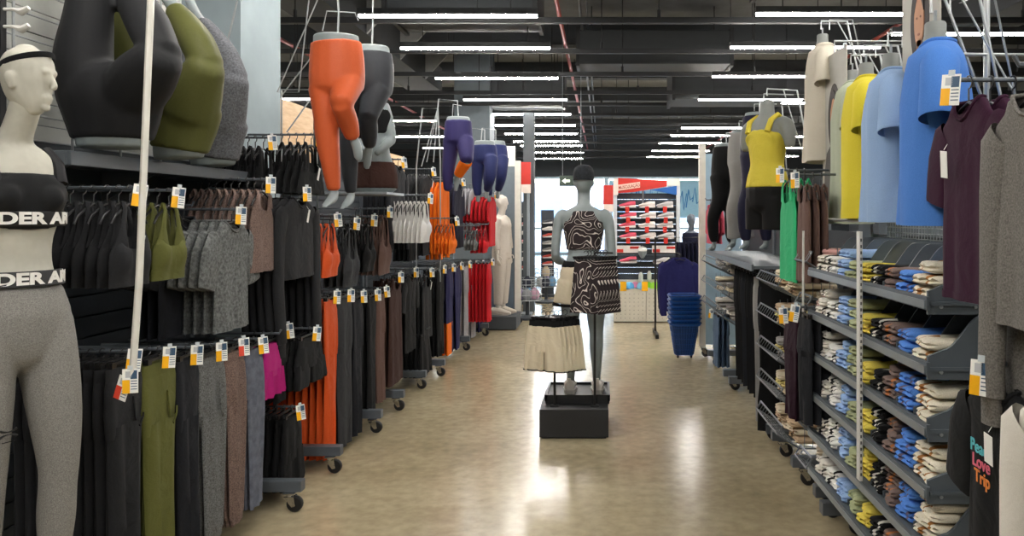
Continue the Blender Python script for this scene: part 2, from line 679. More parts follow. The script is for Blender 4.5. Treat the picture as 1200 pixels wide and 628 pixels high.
COLUMN = plain('8f9da3', .8, h2='98a6ac', scale=3)
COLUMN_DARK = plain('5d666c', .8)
WALLM = plain('6b7075', .9)
RED_PIPE = plain('9c3a34', .5)

YF = 30.0      # where the glazed front stands
struct('floor', MB().box(-10, 10, -5, YF, -.1, 0), FLOOR)
struct('ceiling', MB().box(-10, 10, -5, YF, 4.75, 4.9), CEIL)
struct('wall_left', MB().box(-10.2, -10, -5, YF, -.1, 4.9), WALLM)
struct('wall_right', MB().box(10, 10.2, -5, YF, -.1, 4.9), WALLM)
struct('wall_rear', MB().box(-10.2, 10.2, -5.2, -5, -.1, 4.9), WALLM)
# glazed front far away: a solid wall over it and bays of glass
struct('wall_front', MB().box(-10.2, 10.2, YF, YF + .25, 3.15, 4.9).box(-10.2, -6, YF, YF + .25, -.1, 3.15).box(7.4, 10.2, YF, YF + .25, -.1, 3.15), plain('3c4146', .9))
GLASS = glassmat()
FRAME = plain('9db4c4', .4, .2)
DECAL_B = plain('3a86c8', .6)
DECAL_L = plain('9fd0ea', .6)
xs = [-6, -2.9, .2, 2.75, 5.1, 7.4]
for i in range(5):
    a, c = xs[i], xs[i + 1]
    fr = MB()
    fr.box(a, a + .08, YF + .02, YF + .14, 0, 3.15).box(c - .08, c, YF + .02, YF + .14, 0, 3.15)
    fr.box(a + .08, c - .08, YF + .02, YF + .14, 3.07, 3.15).box(a + .08, c - .08, YF + .02, YF + .14, 0, .1).box(a + .08, c - .08, YF + .02, YF + .14, 1.02, 1.1)
    w = struct('window_%d' % (i + 1), fr, FRAME)
    MB().box(a + .08, c - .08, YF + .07, YF + .08, .1, 1.02).box(a + .08, c - .08, YF + .07, YF + .08, 1.1, 3.07).build('pane', GLASS, w, smooth=False)
    if i in (2, 3, 4):
        dm = MB()
        dm.box(a + .1, c - .1, YF + .055, YF + .062, 1.5 if i > 2 else 2.3, 3.0)
        dm.build('film', DECAL_L, w, smooth=False)
        st = MB()
        q = random.Random(i)
        x = a + .15
        while x < c - .5:
            st.tube([(x, YF + .05, 2.0 + q.uniform(-.2, .2)), (x + .1, YF + .05, 2.75 + q.uniform(-.2, .15)), (x + .17, YF + .05, 2.0 + q.uniform(-.2, .2)), (x + .28, YF + .05, 2.3 + q.uniform(-.2, .25))], .026, 5)
            x += .26
        st.build('brush_lettering', DECAL_B, w)
# pavement and a pale house outside, seen through the glass
struct('ground', MB().box(-40, 40, YF + .3, 90, -.2, -.1), plain('b9b7b0', .9))
hb = thing('building', 'pale building outside beyond the glass shop front', 'building', (3, 60, -.1))
MB().box(-14, 20, 60, 66, -.1, 4.2).build('facade', plain('d8dde0', .9), hb, True, False)
for k in range(6):
    MB().box(-11 + 5.2 * k, -8.4 + 5.2 * k, 59.9, 60, 1.0, 2.8).build('window_opening', plain('7fa3bd', .3), hb, True, False)

# ceiling structure: crossways beams, one long beam, ducts, pipes
k = 0
for y in (3.4, 6.4, 9.4, 12.4, 15.4, 18.4, 21.4, 24.4, 27.4):
    k += 1
    struct('beam_%d' % k, MB().box(-10, 10, y - .12, y + .12, 4.42, 4.75), CEIL_DARK)
k += 1
lb = struct('beam_%d' % k, MB().box(-3.65, -3.05, -5, 14.2, 3.95, 4.4), CEIL_DARK)
gs = MB()
for y in [3.2 + 1.6 * j for j in range(7)]:
    gs.prism([(-3.04, 3.95), (-2.62, 4.41), (-3.04, 4.41)], 'y', y, y + .05)
gs.build('gusset', plain('8b8d8c', .7), lb, smooth=False)
k += 1
struct('beam_%d' % k, MB().box(4.6, 5.2, -5, YF, 3.95, 4.4), CEIL_DARK)
DUCT = plain('24282b', .6)
ducts = [(-2.3, -.7, 7.85, 8.75, 3.75, 4.35), (1.5, 3.6, 6.62, 7.4, 3.75, 4.3), (-.35, 1.9, 10.8, 11.6, 3.8, 4.3), (-7.5, -5.2, 6.65, 7.6, 3.6, 4.3), (1.2, 3.9, 12.42, 13.4, 3.55, 4.2), (-2.4, -.7, 13.72, 14.5, 3.6, 4.2), (6, 8.2, 6.65, 7.6, 3.7, 4.3)]
dl = ['over the aisle behind the second lamp', 'above the torso forms', 'beyond the second aisle duct', 'over the beech panels', 'high over the blue baskets', 'high over the dressed mannequin', 'over the grey long sleeve tops']
for (x0, x1, y0, y1, z0, z1), w in zip(ducts, dl):
    t = thing('air_duct', 'dark rectangular air duct hung from the ceiling ' + w, 'duct', ((x0 + x1) / 2, (y0 + y1) / 2, z0))
    MB().box(x0, x1, y0, y1, z0, z1).build('casing', DUCT, t, True, False, bev=.015)
    for xx in (x0 - .02, x1 - .03):
        MB().box(xx, xx + .05, y0 - .03, y1 + .03, z0 - .03, z1 + .03).build('flange', RAIL_BLACK, t, True, False)
    for xx in (x0 + .2, x1 - .2):
        MB().tube([(xx, (y0 + y1) / 2, z1), (xx, (y0 + y1) / 2, 4.75)], .008).build('hanger_rod', RAIL_BLACK, t, True)
for X, z, w in ((-.55, 4.2, 'over the middle of the aisle'), (-4.75, 4.2, 'high above the beech panels'), (4.05, 4.2, 'high above the torso forms')):
    pm = MB().tube([(X, -4.9, z), (X, YF - .1, z)], .028, 10)
    t = thing('sprinkler_pipe', 'red sprinkler pipe running lengthwise ' + w, 'pipe', (X, 6, z))
    pm.build('pipe', RED_PIPE, t, True)
    for y in range(-3, 29, 3):
        MB().tube([(X, y, z), (X, y, 4.75)], .007).build('hanger_rod', RAIL_BLACK, t, True)
for n, (X, z) in enumerate(((-.28, 4.3), (-.2, 4.38))):
    tag(MB().tube([(X, 5.4, z + .02), (X, 5.8, z), (X, YF - .1, z)], .018, 8).build('conduit_pipe', DARK_METAL), ['thin grey conduit pipe beside the red aisle pipe', 'thin grey conduit pipe, second beside the red aisle pipe'][n], 'pipe')

# crossways black lighting rails with drop rods
RAILY = [5.35, 6.55, 7.75, 9.2, 10.7, 12.3, 13.6, 15.0, 16.6, 18.6, 20.8, 23.2, 26.0]
for n, y in enumerate(RAILY):
    t = thing('lighting_rail', 'black crossways lighting rail on drop rods, %s from the front of the shop' % NTH[n], 'rail', (0, y, 3.62), 0, 'black crossways rails')
    MB().box(-8, 8, y - .025, y + .025, 3.6, 3.66).build('rail_bar', RAIL_BLACK, t, True, False)
    for j in range(9):
        x = -7.6 + 1.9 * j + .3 * (n % 3)
        MB().tube([(x, y, 3.66), (x, y, 4.75)], .007).build('drop_rod', RAIL_BLACK, t, True)
        MB().tube([(x, y, 3.66), (x, y, 3.74)], .02).build('collar', RAIL_BLACK, t, True)

# lamps: three rows of slim bars hung under the rails; the rows go on behind the camera
LAMP = glow('fffaf2', 128)
HX = 3.5
lp_house = MB().box(-.86, .86, -.035, .035, .012, .07).mesh('housing', [RAIL_BLACK], False)
lp_diff = MB().box(-.85, .85, -.02, .02, -.009, .012).mesh('diffuser', [LAMP], False)
lp_rod = MB().tube([(0, 0, .07), (0, 0, 1.25)], .006).mesh('drop_rod', [RAIL_BLACK])
MID = [(420, 630, 19), (467, 647, 57), (506, 658, 92), (541, 667, 117), (560, 672, 134), (576, 678, 147), (586, 682, 157), (594, 686, 166), (602, 690, 171), (608, 694, 179), (614, 692, 186)]
RGT = [(885, 1057, 17), (855, 1020, 56), (834, 985, 90), (818, 930, 117), (798, 880, 150), (786, 860, 159), (772, 850, 168), (764, 840, 177), (758, 820, 184)]
n = 0
for row, tab in (('middle', MID), ('window side', RGT)):
    for j, (x0, x1, y) in enumerate(tab):
        d = F * (HX - CZ) / (CY - y)
        if d > 29:
            continue
        x = ((x0 + x1) / 2 - CX) * d / F
        if row != 'middle':
            x = (x0 - CX) * d / F + .86
        t = thing('ceiling_light', 'slim white ceiling light bar, %s of the %s row' % (NTH[j], row), 'light', (x, d, HX), 0, 'slim ceiling light bars')
        for nm, me in (('housing', lp_house), ('diffuser', lp_diff)):
            inst(nm, me, t)
        for s in (-.6, .6):
            inst('drop_rod', lp_rod, t, (s, 0, 0))
for row, X, ys in (('far side', -5.6, (5.2, 7.5, 9.8, 12.2)), ('over the shelves', 3.9, (7.8, 10.2, 12.6)), ('deep inside', -4.2, (15, 18, 21, 24)), ('deep along the glass', 5.5, (15, 18, 21, 24)), ('behind the visitor', -1.2, (4.4, 2.4, .4, -1.6, -3.4)), ('along the wall', 2.2, (3.6, 1.6, -.4, -2.4))):
    for j, y in enumerate(ys):
        t = thing('ceiling_light', 'slim white ceiling light bar, %s of the row %s' % (NTH[j], row), 'light', (X, y, HX), 0, 'slim ceiling light bars')
        for nm, me in (('housing', lp_house), ('diffuser', lp_diff)):
            inst(nm, me, t)
        for s in (-.6, .6):
            inst('drop_rod', lp_rod, t, (s, 0, 0))

# columns
struct('column_1', MB().box(-2.85, -2.12, 4.36, 4.9, 0, 4.75), COLUMN)
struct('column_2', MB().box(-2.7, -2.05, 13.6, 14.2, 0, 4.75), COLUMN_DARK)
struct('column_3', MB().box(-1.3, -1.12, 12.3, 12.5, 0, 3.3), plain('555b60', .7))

# ================================================================== FIXTURES
def caster(parent, x, y, top=.1, s=1.0):
    """swivel caster: top plate, two chrome fork cheeks, black wheel with a hub; the axle lies along y"""
    c = MB()
    c.box(x - .032 * s, x + .032 * s, y - .03 * s, y + .03 * s, top - .007, top)
    c.loft([[Vector((x + r * math.cos(2 * PI * k / 12), y + r * math.sin(2 * PI * k / 12), z)) for k in range(12)] for r, z in ((.024, top - .022), (.026, top - .007))])
    for e in (-1, 1):
        c.prism([(x - .028 * s, top - .02), (x + .026 * s, top - .02), (x + .034 * s, .036 * s), (x + .014 * s, .03 * s)], 'y', y + e * .021 * s - .003, y + e * .021 * s + .003)
    o = c.build('caster', CHROME, parent, True, False)
    w = MB()
    cx, cz, r = x + .024 * s, .043 * s, .043 * s
    prof = [(-.016, .6), (-.016, .9), (-.01, 1.0), (.01, 1.0), (.016, .9), (.016, .6)]
    w.loft([[Vector((cx + r * q * math.cos(2 * PI * k / 18), y + a * s, cz + r * q * math.sin(2 * PI * k / 18))) for k in range(18)] for a, q in prof])
    w.build('wheel', RUBBER, o, True)
    w = MB().loft([[Vector((cx + r * q * math.cos(2 * PI * k / 12), y + a * s, cz + r * q * math.sin(2 * PI * k / 12))) for k in range(12)] for a, q in ((-.026, .2), (-.026, .25), (.026, .25), (.026, .2))])
    w.build('axle', CHROME, o, True)
    return o


def fix_parent(o):
    """a sub-part shares its part's placing"""
    o.matrix_parent_inverse = Matrix.Identity(4)


BASKET_WIRE = plain('6a7075', .4, .4)
BAYS = []


def left_bay(name, label, y0, y1, legs, top=1.95, upper=None, xb=-2.3, xe=-1.62):
    t = thing(name, label, 'display rack', (xb, (y0 + y1) / 2, 0))
    for y in (y0 + .03, y1 - .03):
        MB().box(xb - .03, xb + .03, y - .02, y + .02, .16, top).build('upright', GREY_METAL, t, True, False)
    g = MB()
    z = .3
    while z < min(top, 1.86):
        g.box(xb - .006, xb + .002, y0 + .05, y1 - .05, z, z + .085)
        z += .095
    g.box(xb - .02, xb - .012, y0, y1, .2, min(top, 1.9))
    g.build('slat_panel', DARK_METAL, t, True, False)
    if upper:
        g = MB()
        z = 1.88
        while z < upper:
            g.box(xb - .03, xb - .02, y0 + .05, y1 - .05, z, z + .088)
            z += .093
        g.build('upper_panel', plain('b6b8b4', .6), t, True, False)
        g = MB()
        z = 1.9
        while z < upper - .05:
            g.tube([(xb + .02, y0 + .05, z), (xb + .02, y1 - .05, z)], .004)
            z += .1
        y = y0 + .1
        while y < y1:
            g.tube([(xb + .026, y, 1.86), (xb + .026, y, upper)], .006)
            y += .32
        g.build('wire_grid', WIRE, t, True)
    for y in legs:
        MB().box(xb - .1, xe, y - .03, y + .03, .105, .165).build('base_leg', GREY_METAL, t, True, False, bev=.004)
        caster(t, xe - .06, y - .02, .105)
        caster(t, xb - .02, y, .105)
    MB().box(xb - .02, xb + .02, y0, y1, .11, .16).build('base_rail', GREY_METAL, t, True, False)
    BAYS.append((y0, y1, t, -1))
    return t


B1 = left_bay('display_rack', 'grey wheeled wall rack holding joggers and bras behind the pale mannequin', 2.45, 4.15, (2.75, 4.03), 1.95, 2.75)
B2 = left_bay('display_rack', 'grey wheeled wall rack with orange trousers and dark tops', 4.2, 5.6, (4.63, 5.48))
B3 = left_bay('display_rack', 'grey wheeled wall rack with brown dress and black jackets', 5.65, 7.1, (6.1, 6.86))
B4 = left_bay('display_rack', 'grey wheeled wall rack with navy leggings and grey tops', 7.15, 8.95, (7.4, 8.8), xe=-1.56)
B5 = left_bay('display_rack', 'grey wheeled wall rack with red clothes by the white mannequin', 9.0, 10.2, (9.85,), 1.95, xe=-1.5)


def bay_of(y, side):
    c = [b for b in BAYS if b[3] == side]
    return min(c, key=lambda b: 0 if b[0] <= y <= b[1] else min(abs(y - b[0]), abs(y - b[1])))[2]


def ticket_mb(w=.048, h=.085, red=False):
    m = MB()
    m.box(-w / 2, w / 2, -.0015, .0015, -h, 0, 0)
    m.box(-w / 2, -w / 2 + w * .48, -.0022, .0022, -h, -h * .45, 3 if red else 1)
    m.box(w * .02, w / 2 - .003, -.0022, .0022, -h * .42, -.006, 2)
    for k in range(4):
        m.box(w * .04, w * .44, -.0022, .0022, -h * (.52 + .11 * k), -h * (.49 + .11 * k), 2)
    m.box(-w * .3, w * .1, -.0022, .0022, -h * .36, -h * .1, 4)
    m.box(-.008, .008, -.003, .003, -.004, .012, 5)
    return m


TM = [TICKET_W, TICKET_Y, TICKET_B, TICKET_R, plain('b9bcc0', .6), plain('c8d0d4', .3)]
TKT = {False: ticket_mb().mesh('price_ticket', TM, False), True: ticket_mb(red=True).mesh('price_ticket', TM, False)}
tk_n = 0


def arm(y, z, xf, side, back, ticket=True, red=False):
    """face-out arm of a rack: a bar from the back to the front, upturned end, price ticket in a clip"""
    global tk_n
    bay = bay_of(y, side)
    a = MB()
    s = -side
    a.tube([(back, y, z), (xf + s * .02, y, z), (xf + s * .03, y, z + .02)], .0065, 6)
    o = a.build('hang_arm', GREY_METAL, bay, True)
    if ticket:
        tk_n += 1
        q = inst('price_ticket', TKT[red], o, (xf + s * .032 - bay.location.x, y - .012 - bay.location.y, z + .012), R(-side * (32 + (tk_n * 7) % 15)))
        q.rotation_euler.x = R(-6)
        q.rotation_euler.y = R((tk_n * 13) % 15 - 6)
    return o


def arm_group(kind, px0, px1, yt, yb, n, mats, name, cat, desc, where, side=-1, Xf=None, pitch=.045, ticket=True, red=False, detail=True,
              hang='clip', short=None, lift=0, **o):
    """n garments one behind the other on a face-out arm; the frontmost fills px0..px1 at the rack's front plane"""
    auto = Xf is None
    if Xf is None:
        Xf = -1.75 if side < 0 else 1.05
    d0, d1 = F * Xf / (px0 - CX), F * Xf / (px1 - CX)
    if auto and side < 0:       # the rack fronts run a little towards the aisle's middle farther in
        for _ in range(4):
            Xf = -1.75 + .026 * ((d0 + d1) / 2 - 4)
            d0, d1 = F * Xf / (px0 - CX), F * Xf / (px1 - CX)
    W, dm = abs(d1 - d0), (d0 + d1) / 2
    W = min(W, {'tee': .5, 'long': .5, 'tank': .4, 'bra': .31, 'pants': .3, 'shorts': .42, 'skirt': .42}[kind])
    zt, zb = WZ(yt, dm), WZ(yb, dm)
    if not isinstance(mats, (list, tuple)):
        mats = [mats]
    ph = (px0 * 7 + yt * 3) % 6.0
    az = zt + .0525
    back = Xf + side * (.12 + n * pitch) if not o.pop('full', True) else (-2.29 if side < 0 else Xf + .5)
    arm(dm, az, Xf, side, back, ticket, red)
    grp = desc + ' ' + where
    hk = 'clip' if kind in ('pants', 'shorts', 'skirt') else hang if hang != 'clip' else 'shoulder'
    for i in range(n):
        x = Xf + side * (.02 + i * pitch)
        jy = rnd.uniform(-.005, .005) if i else 0
        rz = R(-side * 90) + (rnd.uniform(-.02, .02) if i else 0)
        oo = dict(o)
        if i:
            oo.pop('tag', None)
        place_garment(kind, name, '%s, %s %s' % (desc, ORD[i], where), cat, grp, (x, dm + jy, zt), rz, W, zt - zb, mats, ph, detail and i == 0, **oo)
        h = inst('hanger', hanger_mesh(hk, min(W * .85, .4)), None, (x, dm + jy, zt), rz)
        tag(h, 'black hanger of the %s %s' % (ORD[i] + ' ' + (short or desc), where), 'hanger', 'hangers: ' + grp)
# ================================================================== LEFT WALL: garments on arms
BLK = cloth('17181a', '202124')
BLK2 = cloth('1c1d20', '26272a', key='b')
CHAR = cloth('2b2c2f', '343539')
OLIVE = cloth('57592c', '626435')
MELANGE = cloth('4b4c4b', '77797a', 160, key='m')
MELD = cloth('484a4a', '737676', 70, key='md')
MAUVE = cloth('5a4a44', '857069', 170)
BLUEGREY = cloth('5b606c', '6d7280', 30, key='v')
MAGENTA = cloth('a81d70', 'b62a7c')
ORANGE = cloth('c94a1b', 'd65a28', rough=.6)
ORANGE2 = cloth('e0640d', 'ea751c')
DGREY = cloth('3a3c40', '44464a')
SLATE = cloth('25272d', '2f3138')
BROWN = cloth('452c27', '513630')
TAUPE = cloth('5d4741', '6b544d')
NAVY = cloth('26264a', '2e2e56')
NAVY2 = cloth('1f2138', '282a45')
GREYL = cloth('8d8b90', 'a09ea3', 90)
WHITE = cloth('d4d2d0', 'e0dedc')
RED = cloth('b5121d', 'c41d28')
PINKO = cloth('2b2c2f', '343539', key='x')

# lower row, first rack
arm_group('pants', 130, 171, 428, 650, 9, CHAR, 'jogger_trousers', 'trousers', 'black cuffed joggers', 'by the pale mannequin', cuff=True, pocket=True, pitch=.042, short='joggers')
arm_group('pants', 172, 210, 424, 648, 2, OLIVE, 'jogger_trousers', 'trousers', 'olive green joggers', 'between black and charcoal joggers', cuff=True, pocket=True, short='joggers')
arm_group('pants', 211, 237, 421, 645, 3, SLATE, 'jogger_trousers', 'trousers', 'charcoal joggers', 'next to the olive pair', cuff=True, short='joggers')
arm_group('pants', 238, 267, 417, 632, 3, MELANGE, 'jogger_trousers', 'trousers', 'grey melange joggers', 'next to the charcoal pair', cuff=True, pocket=True, short='joggers')
arm_group('pants', 268, 290, 411, 612, 3, MAUVE, 'jogger_trousers', 'trousers', 'heather mauve joggers', 'next to the grey melange pair', cuff=True, red=True, short='joggers')
arm_group('pants', 292, 311, 409, 592, 3, BLUEGREY, 'velour_trousers', 'trousers', 'blue grey velour trousers', 'last before the magenta shorts', short='trousers')
arm_group('shorts', 312, 333, 402, 463, 3, MAGENTA, 'running_shorts', 'shorts', 'bright magenta shorts', 'above the black low shorts', ticket=False, short='shorts')
arm_group('shorts', 334, 357, 487, 567, 8, BLK, 'running_shorts', 'shorts', 'black loose shorts', 'hung low over the wheel', short='shorts', band=False)
# bras and tees above them
arm_group('bra', 133, 181, 236, 335, 7, CHAR, 'sports_bra', 'sports bra', 'black sports bra', 'behind the pale mannequin', tag=True, tag_z=-.12, short='bra')
arm_group('bra', 183, 222, 238, 327, 3, OLIVE, 'sports_bra', 'sports bra', 'olive green sports bra', 'beside the white rod', short='bra')
arm_group('tee', 188, 248, 254, 390, 3, SLATE, 'cropped_tee', 'T-shirt', 'black cropped tee', 'behind the olive bra', sleeve=.2, short='tee', ticket=False, Xf=-1.93)
arm_group('tee', 255, 296, 258, 385, 4, MELD, 'cropped_tee', 'T-shirt', 'grey marbled tee', 'above the mauve joggers', sleeve=.2, short='tee')
arm_group('tank', 297, 325, 222, 318, 9, MAUVE, 'tank_shirt', 'tank top', 'heather brown tank top', 'above the marbled tees', short='tank top', arm=.13, pitch=.04)
arm_group('long', 333, 373, 232, 325, 5, CHAR, 'long_sleeve_shirt', 'top', 'black long sleeve top', 'below the orange leg form', sleeve=.78, tag=True, tag_x=.03, short='top')
arm_group('tank', 352, 384, 168, 227, 5, BLK, 'tank_shirt', 'tank top', 'long black tank top', 'on the high arm', tag=True, tag_z=-.14, short='tank top', arm=.2, Xf=-1.72)
arm_group('tank', 300, 325, 172, 217, 7, BLK2, 'tank_shirt', 'tank top', 'black tank top', 'below the beech panel', short='tank top', ticket=True, arm=.2, Xf=-1.9)
arm_group('pants', 322, 342, 392, 470, 4, BLK, 'leggings', 'leggings', 'short black leggings', 'under the long sleeve tops', single=True, short='leggings', Xf=-1.8)
arm_group('shorts', 350, 382, 395, 449, 4, BLK2, 'running_shorts', 'shorts', 'black shorts', 'under the long sleeve tops', short='shorts')
# second rack
arm_group('pants', 383, 397, 352, 535, 9, ORANGE, 'leggings', 'leggings', 'burnt orange leggings', 'on the lower arm', single=True, short='leggings')
arm_group('pants', 398, 415, 350, 522, 4, DGREY, 'leggings', 'leggings', 'grey leggings', 'next to the orange pairs', single=True, short='leggings')
arm_group('pants', 416, 427, 351, 508, 4, SLATE, 'leggings', 'leggings', 'slate black leggings', 'next to the grey pairs', single=True, short='leggings')
arm_group('pants', 433, 443, 349, 486, 3, BLK, 'leggings', 'leggings', 'black leggings', 'beside the brown pairs', single=True, short='leggings')
arm_group('pants', 444, 453, 345, 470, 4, TAUPE, 'leggings', 'leggings', 'taupe leggings', 'beside the brown dress', single=True, short='leggings')
arm_group('bra', 381, 399, 262, 324, 6, ORANGE, 'sports_bra', 'sports bra', 'orange sports bra', 'under the orange leg form', short='bra')
arm_group('bra', 400, 427, 266, 335, 4, DGREY, 'sports_bra', 'sports bra', 'dark grey sports bra', 'next to the orange bras', short='bra')
arm_group('bra', 428, 441, 262, 318, 5, BLK, 'sports_bra', 'sports bra', 'black sports bra', 'between grey and brown bras', short='bra')
arm_group('bra', 442, 463, 252, 321, 6, TAUPE, 'sports_bra', 'sports bra', 'brown sports bra', 'on the second rack', short='bra')
# third rack
arm_group('tank', 456, 475, 328, 448, 4, BROWN, 'long_dress', 'dress', 'brown sleeveless dress', 'beside the taupe leggings', short='dress', arm=.1)
arm_group('tee', 477, 490, 322, 410, 4, BLK, 't_shirt', 'T-shirt', 'black tee', 'beside the brown dress', short='tee', sleeve=.2)
arm_group('tank', 493, 511, 322, 396, 4, CHAR, 'tank_shirt', 'tank top', 'dark grey tank top', 'above the black pleats', short='tank top', tag=True, arm=.14)
arm_group('skirt', 490, 509, 392, 437, 5, BLK, 'pleated_skirt', 'skirt', 'black pleated skirt', 'below the dark grey tank tops', short='skirt', ticket=False)
arm_group('long', 457, 480, 194, 284, 5, SLATE, 'zip_jacket', 'jacket', 'black long sleeve jacket', 'over the brown dress', short='jacket', sleeve=.62, Xf=-1.7)
arm_group('tee', 497, 511, 204, 298, 5, CHAR, 't_shirt', 'T-shirt', 'charcoal tee', 'over the white bras', short='tee', sleeve=.22, tag=True, Xf=-1.76)
arm_group('bra', 495, 506, 236, 284, 8, WHITE, 'sports_bra', 'sports bra', 'white sports bra', 'below the charcoal tees', short='bra', Xf=-1.45, pitch=.035)
arm_group('tank', 480, 492, 240, 305, 4, BLK, 'tank_shirt', 'tank top', 'black tank top', 'behind the white bras', short='tank top', ticket=False, Xf=-1.85)
# fourth rack
arm_group('pants', 513, 523, 318, 416, 4, BLK, 'leggings', 'leggings', 'black leggings', 'beside the navy pairs', single=True, short='leggings')
arm_group('pants', 524, 533, 316, 414, 3, NAVY, 'leggings', 'leggings', 'navy leggings', 'beside the black pairs', single=True, short='leggings')
arm_group('pants', 534, 542, 314, 408, 4, NAVY, 'track_trousers', 'trousers', 'navy track trousers', 'before the grey trousers', single=True, short='trousers')
arm_group('pants', 544, 552, 312, 400, 4, GREYL, 'track_trousers', 'trousers', 'light grey trousers', 'beside the navy trousers', single=True, short='trousers')
arm_group('long', 518, 526, 214, 296, 4, ORANGE2, 'long_sleeve_shirt', 'top', 'bright orange top', 'behind the orange bras', short='top', sleeve=.7, ticket=False)
arm_group('bra', 527, 536, 262, 297, 5, ORANGE2, 'sports_bra', 'sports bra', 'bright orange sports bra', 'below the navy tees', short='bra', Xf=-1.44, pitch=.035)
arm_group('tee', 534, 545, 216, 290, 4, NAVY2, 't_shirt', 'T-shirt', 'navy tee', 'above the bright orange bras', short='tee', sleeve=.25, tag=True, Xf=-1.64)
arm_group('tee', 552, 561, 221, 270, 5, GREYL, 't_shirt', 'T-shirt', 'light grey tee', 'beside the navy tees', short='tee', sleeve=.22)
arm_group('bra', 556, 563, 270, 293, 4, MELANGE, 'sports_bra', 'sports bra', 'grey marbled sports bra', 'below the light grey tees', short='bra', ticket=False, pitch=.035, Xf=-1.42)
# fifth rack
arm_group('pants', 553, 560, 311, 394, 4, GREYL, 'track_trousers', 'trousers', 'grey trousers', 'before the blue trousers', single=True, short='trousers')
arm_group('pants', 561, 568, 310, 388, 4, NAVY, 'track_trousers', 'trousers', 'navy trousers', 'between grey and red', single=True, short='trousers')
arm_group('pants', 570, 579, 309, 376, 6, RED, 'track_trousers', 'trousers', 'red trousers', 'by the white mannequin', single=True, short='trousers', Xf=-1.40)
arm_group('tee', 572, 584, 231, 288, 7, RED, 't_shirt', 'T-shirt', 'red tee', 'by the white mannequin', short='tee', sleeve=.2, pitch=.05, Xf=-1.38)
arm_group('bra', 566, 574, 268, 296, 4, RED, 'sports_bra', 'sports bra', 'red sports bra', 'in front of the red tees', short='bra', ticket=False, Xf=-1.34)

# the navy leggings' calves are orange: a sewn panel on each pair
for o in [o for o in bpy.data.objects if o.get('group') == 'navy leggings beside the black pairs' and o.get('category') == 'leggings']:
    kids = [c for c in bpy.data.objects if c.parent == o] or [o]
    zz = min(v.co.z for c in kids for v in c.data.vertices)
    lw = max(v.co.x for c in kids for v in c.data.vertices if v.co.z < zz + .05)
    MB().loft(shell([(zz + .34, lw * 1.2, .018, 0, 0, 1), (zz + .15, lw * 1.12, .018, 0, 0, 1), (zz - .003, lw * 1.08, .019, 0, 0, 1)], 20, .004, 2, 1), False, True).build('orange_calf', ORANGE2, o)
# ------------------------------------------------------------------ display shelf with upturned leg forms
SH = plain('4a5056', .5)
MB().box(-2.29, -1.98, 2.75, 4.14, 1.80, 1.825).box(-1.985, -1.965, 2.75, 4.14, 1.785, 1.84).box(-2.29, -1.98, 2.74, 2.755, 1.785, 1.84).build('display_shelf', SH, B1, True, False, bev=.003)
for y in (2.85, 3.4, 4.0):
    MB().prism([(-2.29, 1.80), (-2.02, 1.80), (-2.29, 1.66)], 'y', y, y + .012).build('shelf_bracket', SH, B1, True, False)


def leg_form(name, label, base, leg_chains, foot_chains, hip, mat, skin=MANNEQUIN_GREY, band=None, vox=.011, group=None):
    t = thing(name, label, 'mannequin', base, 0, group)
    grown('legs', [(hip, (False, True))] + leg_chains + foot_chains, skin, t, -.009, vox, 3)
    grown('leggings', [(hip[1:], (False, True))] + leg_chains, mat, t, .004, vox, 3)
    if band:
        chn, m2 = band
        grown('leg_panel', chn, m2, t, .008, vox, 3, round_ends=False)
    return t


def C(*rows):
    """joints given where they stand: x, y in the photograph's frame and distance"""
    out = []
    for px, py, d, rx, ry in rows:
        p = P(px, py, d)
        out.append((p.x, p.y, p.z, rx, ry))
    return out


LG_BLK = cloth('232427', '2b2c2f', rough=.65, bump=.06, bscale=4)
LG_OLV = cloth('4f5128', '595b32', rough=.6, bump=.06, bscale=4)
LG_GRY = cloth('4d4f54', '6f7176', 120, .8, .06, 4, key='lg')
LG_ORG = cloth('b85029', 'c25b34', rough=.5, bump=.12, bscale=7)
LG_DGR = cloth('3c3f45', '44474d', rough=.5, bump=.1, bscale=7)
LG_PUR = cloth('2a2550', '332d5e', rough=.6, bump=.1)
LG_NVY = cloth('20264f', '283060', rough=.6, bump=.1)

zs = 1.828
b0 = P(130, 176, 2.95)
leg_form('leg_mannequin', 'black leggings on an upturned leg form at the shelf end by the pale mannequin', (b0.x, 2.95, zs),
         [C((103, 105, 2.93, .10, .1), (98, 70, 2.92, .098, .1), (104, 20, 2.92, .08, .085), (108, -40, 2.92, .06, .065), (110, -90, 2.95, .05, .05)),
          C((152, 112, 2.93, .115, .11), (172, 88, 2.86, .105, .1), (190, 66, 2.82, .075, .08)),
          C((190, 66, 2.84, .066, .07), (174, 30, 2.92, .075, .075), (158, 0, 3.0, .065, .065), (142, -40, 3.08, .045, .045))],
         [C((110, -90, 2.95, .04, .04), (110, -120, 2.95, .035, .035)), C((142, -40, 3.08, .036, .036), (134, -62, 3.1, .035, .05))],
         C((132, 174, 2.95, .145, .1), (132, 164, 2.95, .148, .105), (132, 140, 2.95, .175, .12), (130, 110, 2.94, .2, .13), (128, 90, 2.94, .19, .12)), LG_BLK)
b0 = P(213, 184, 3.32)
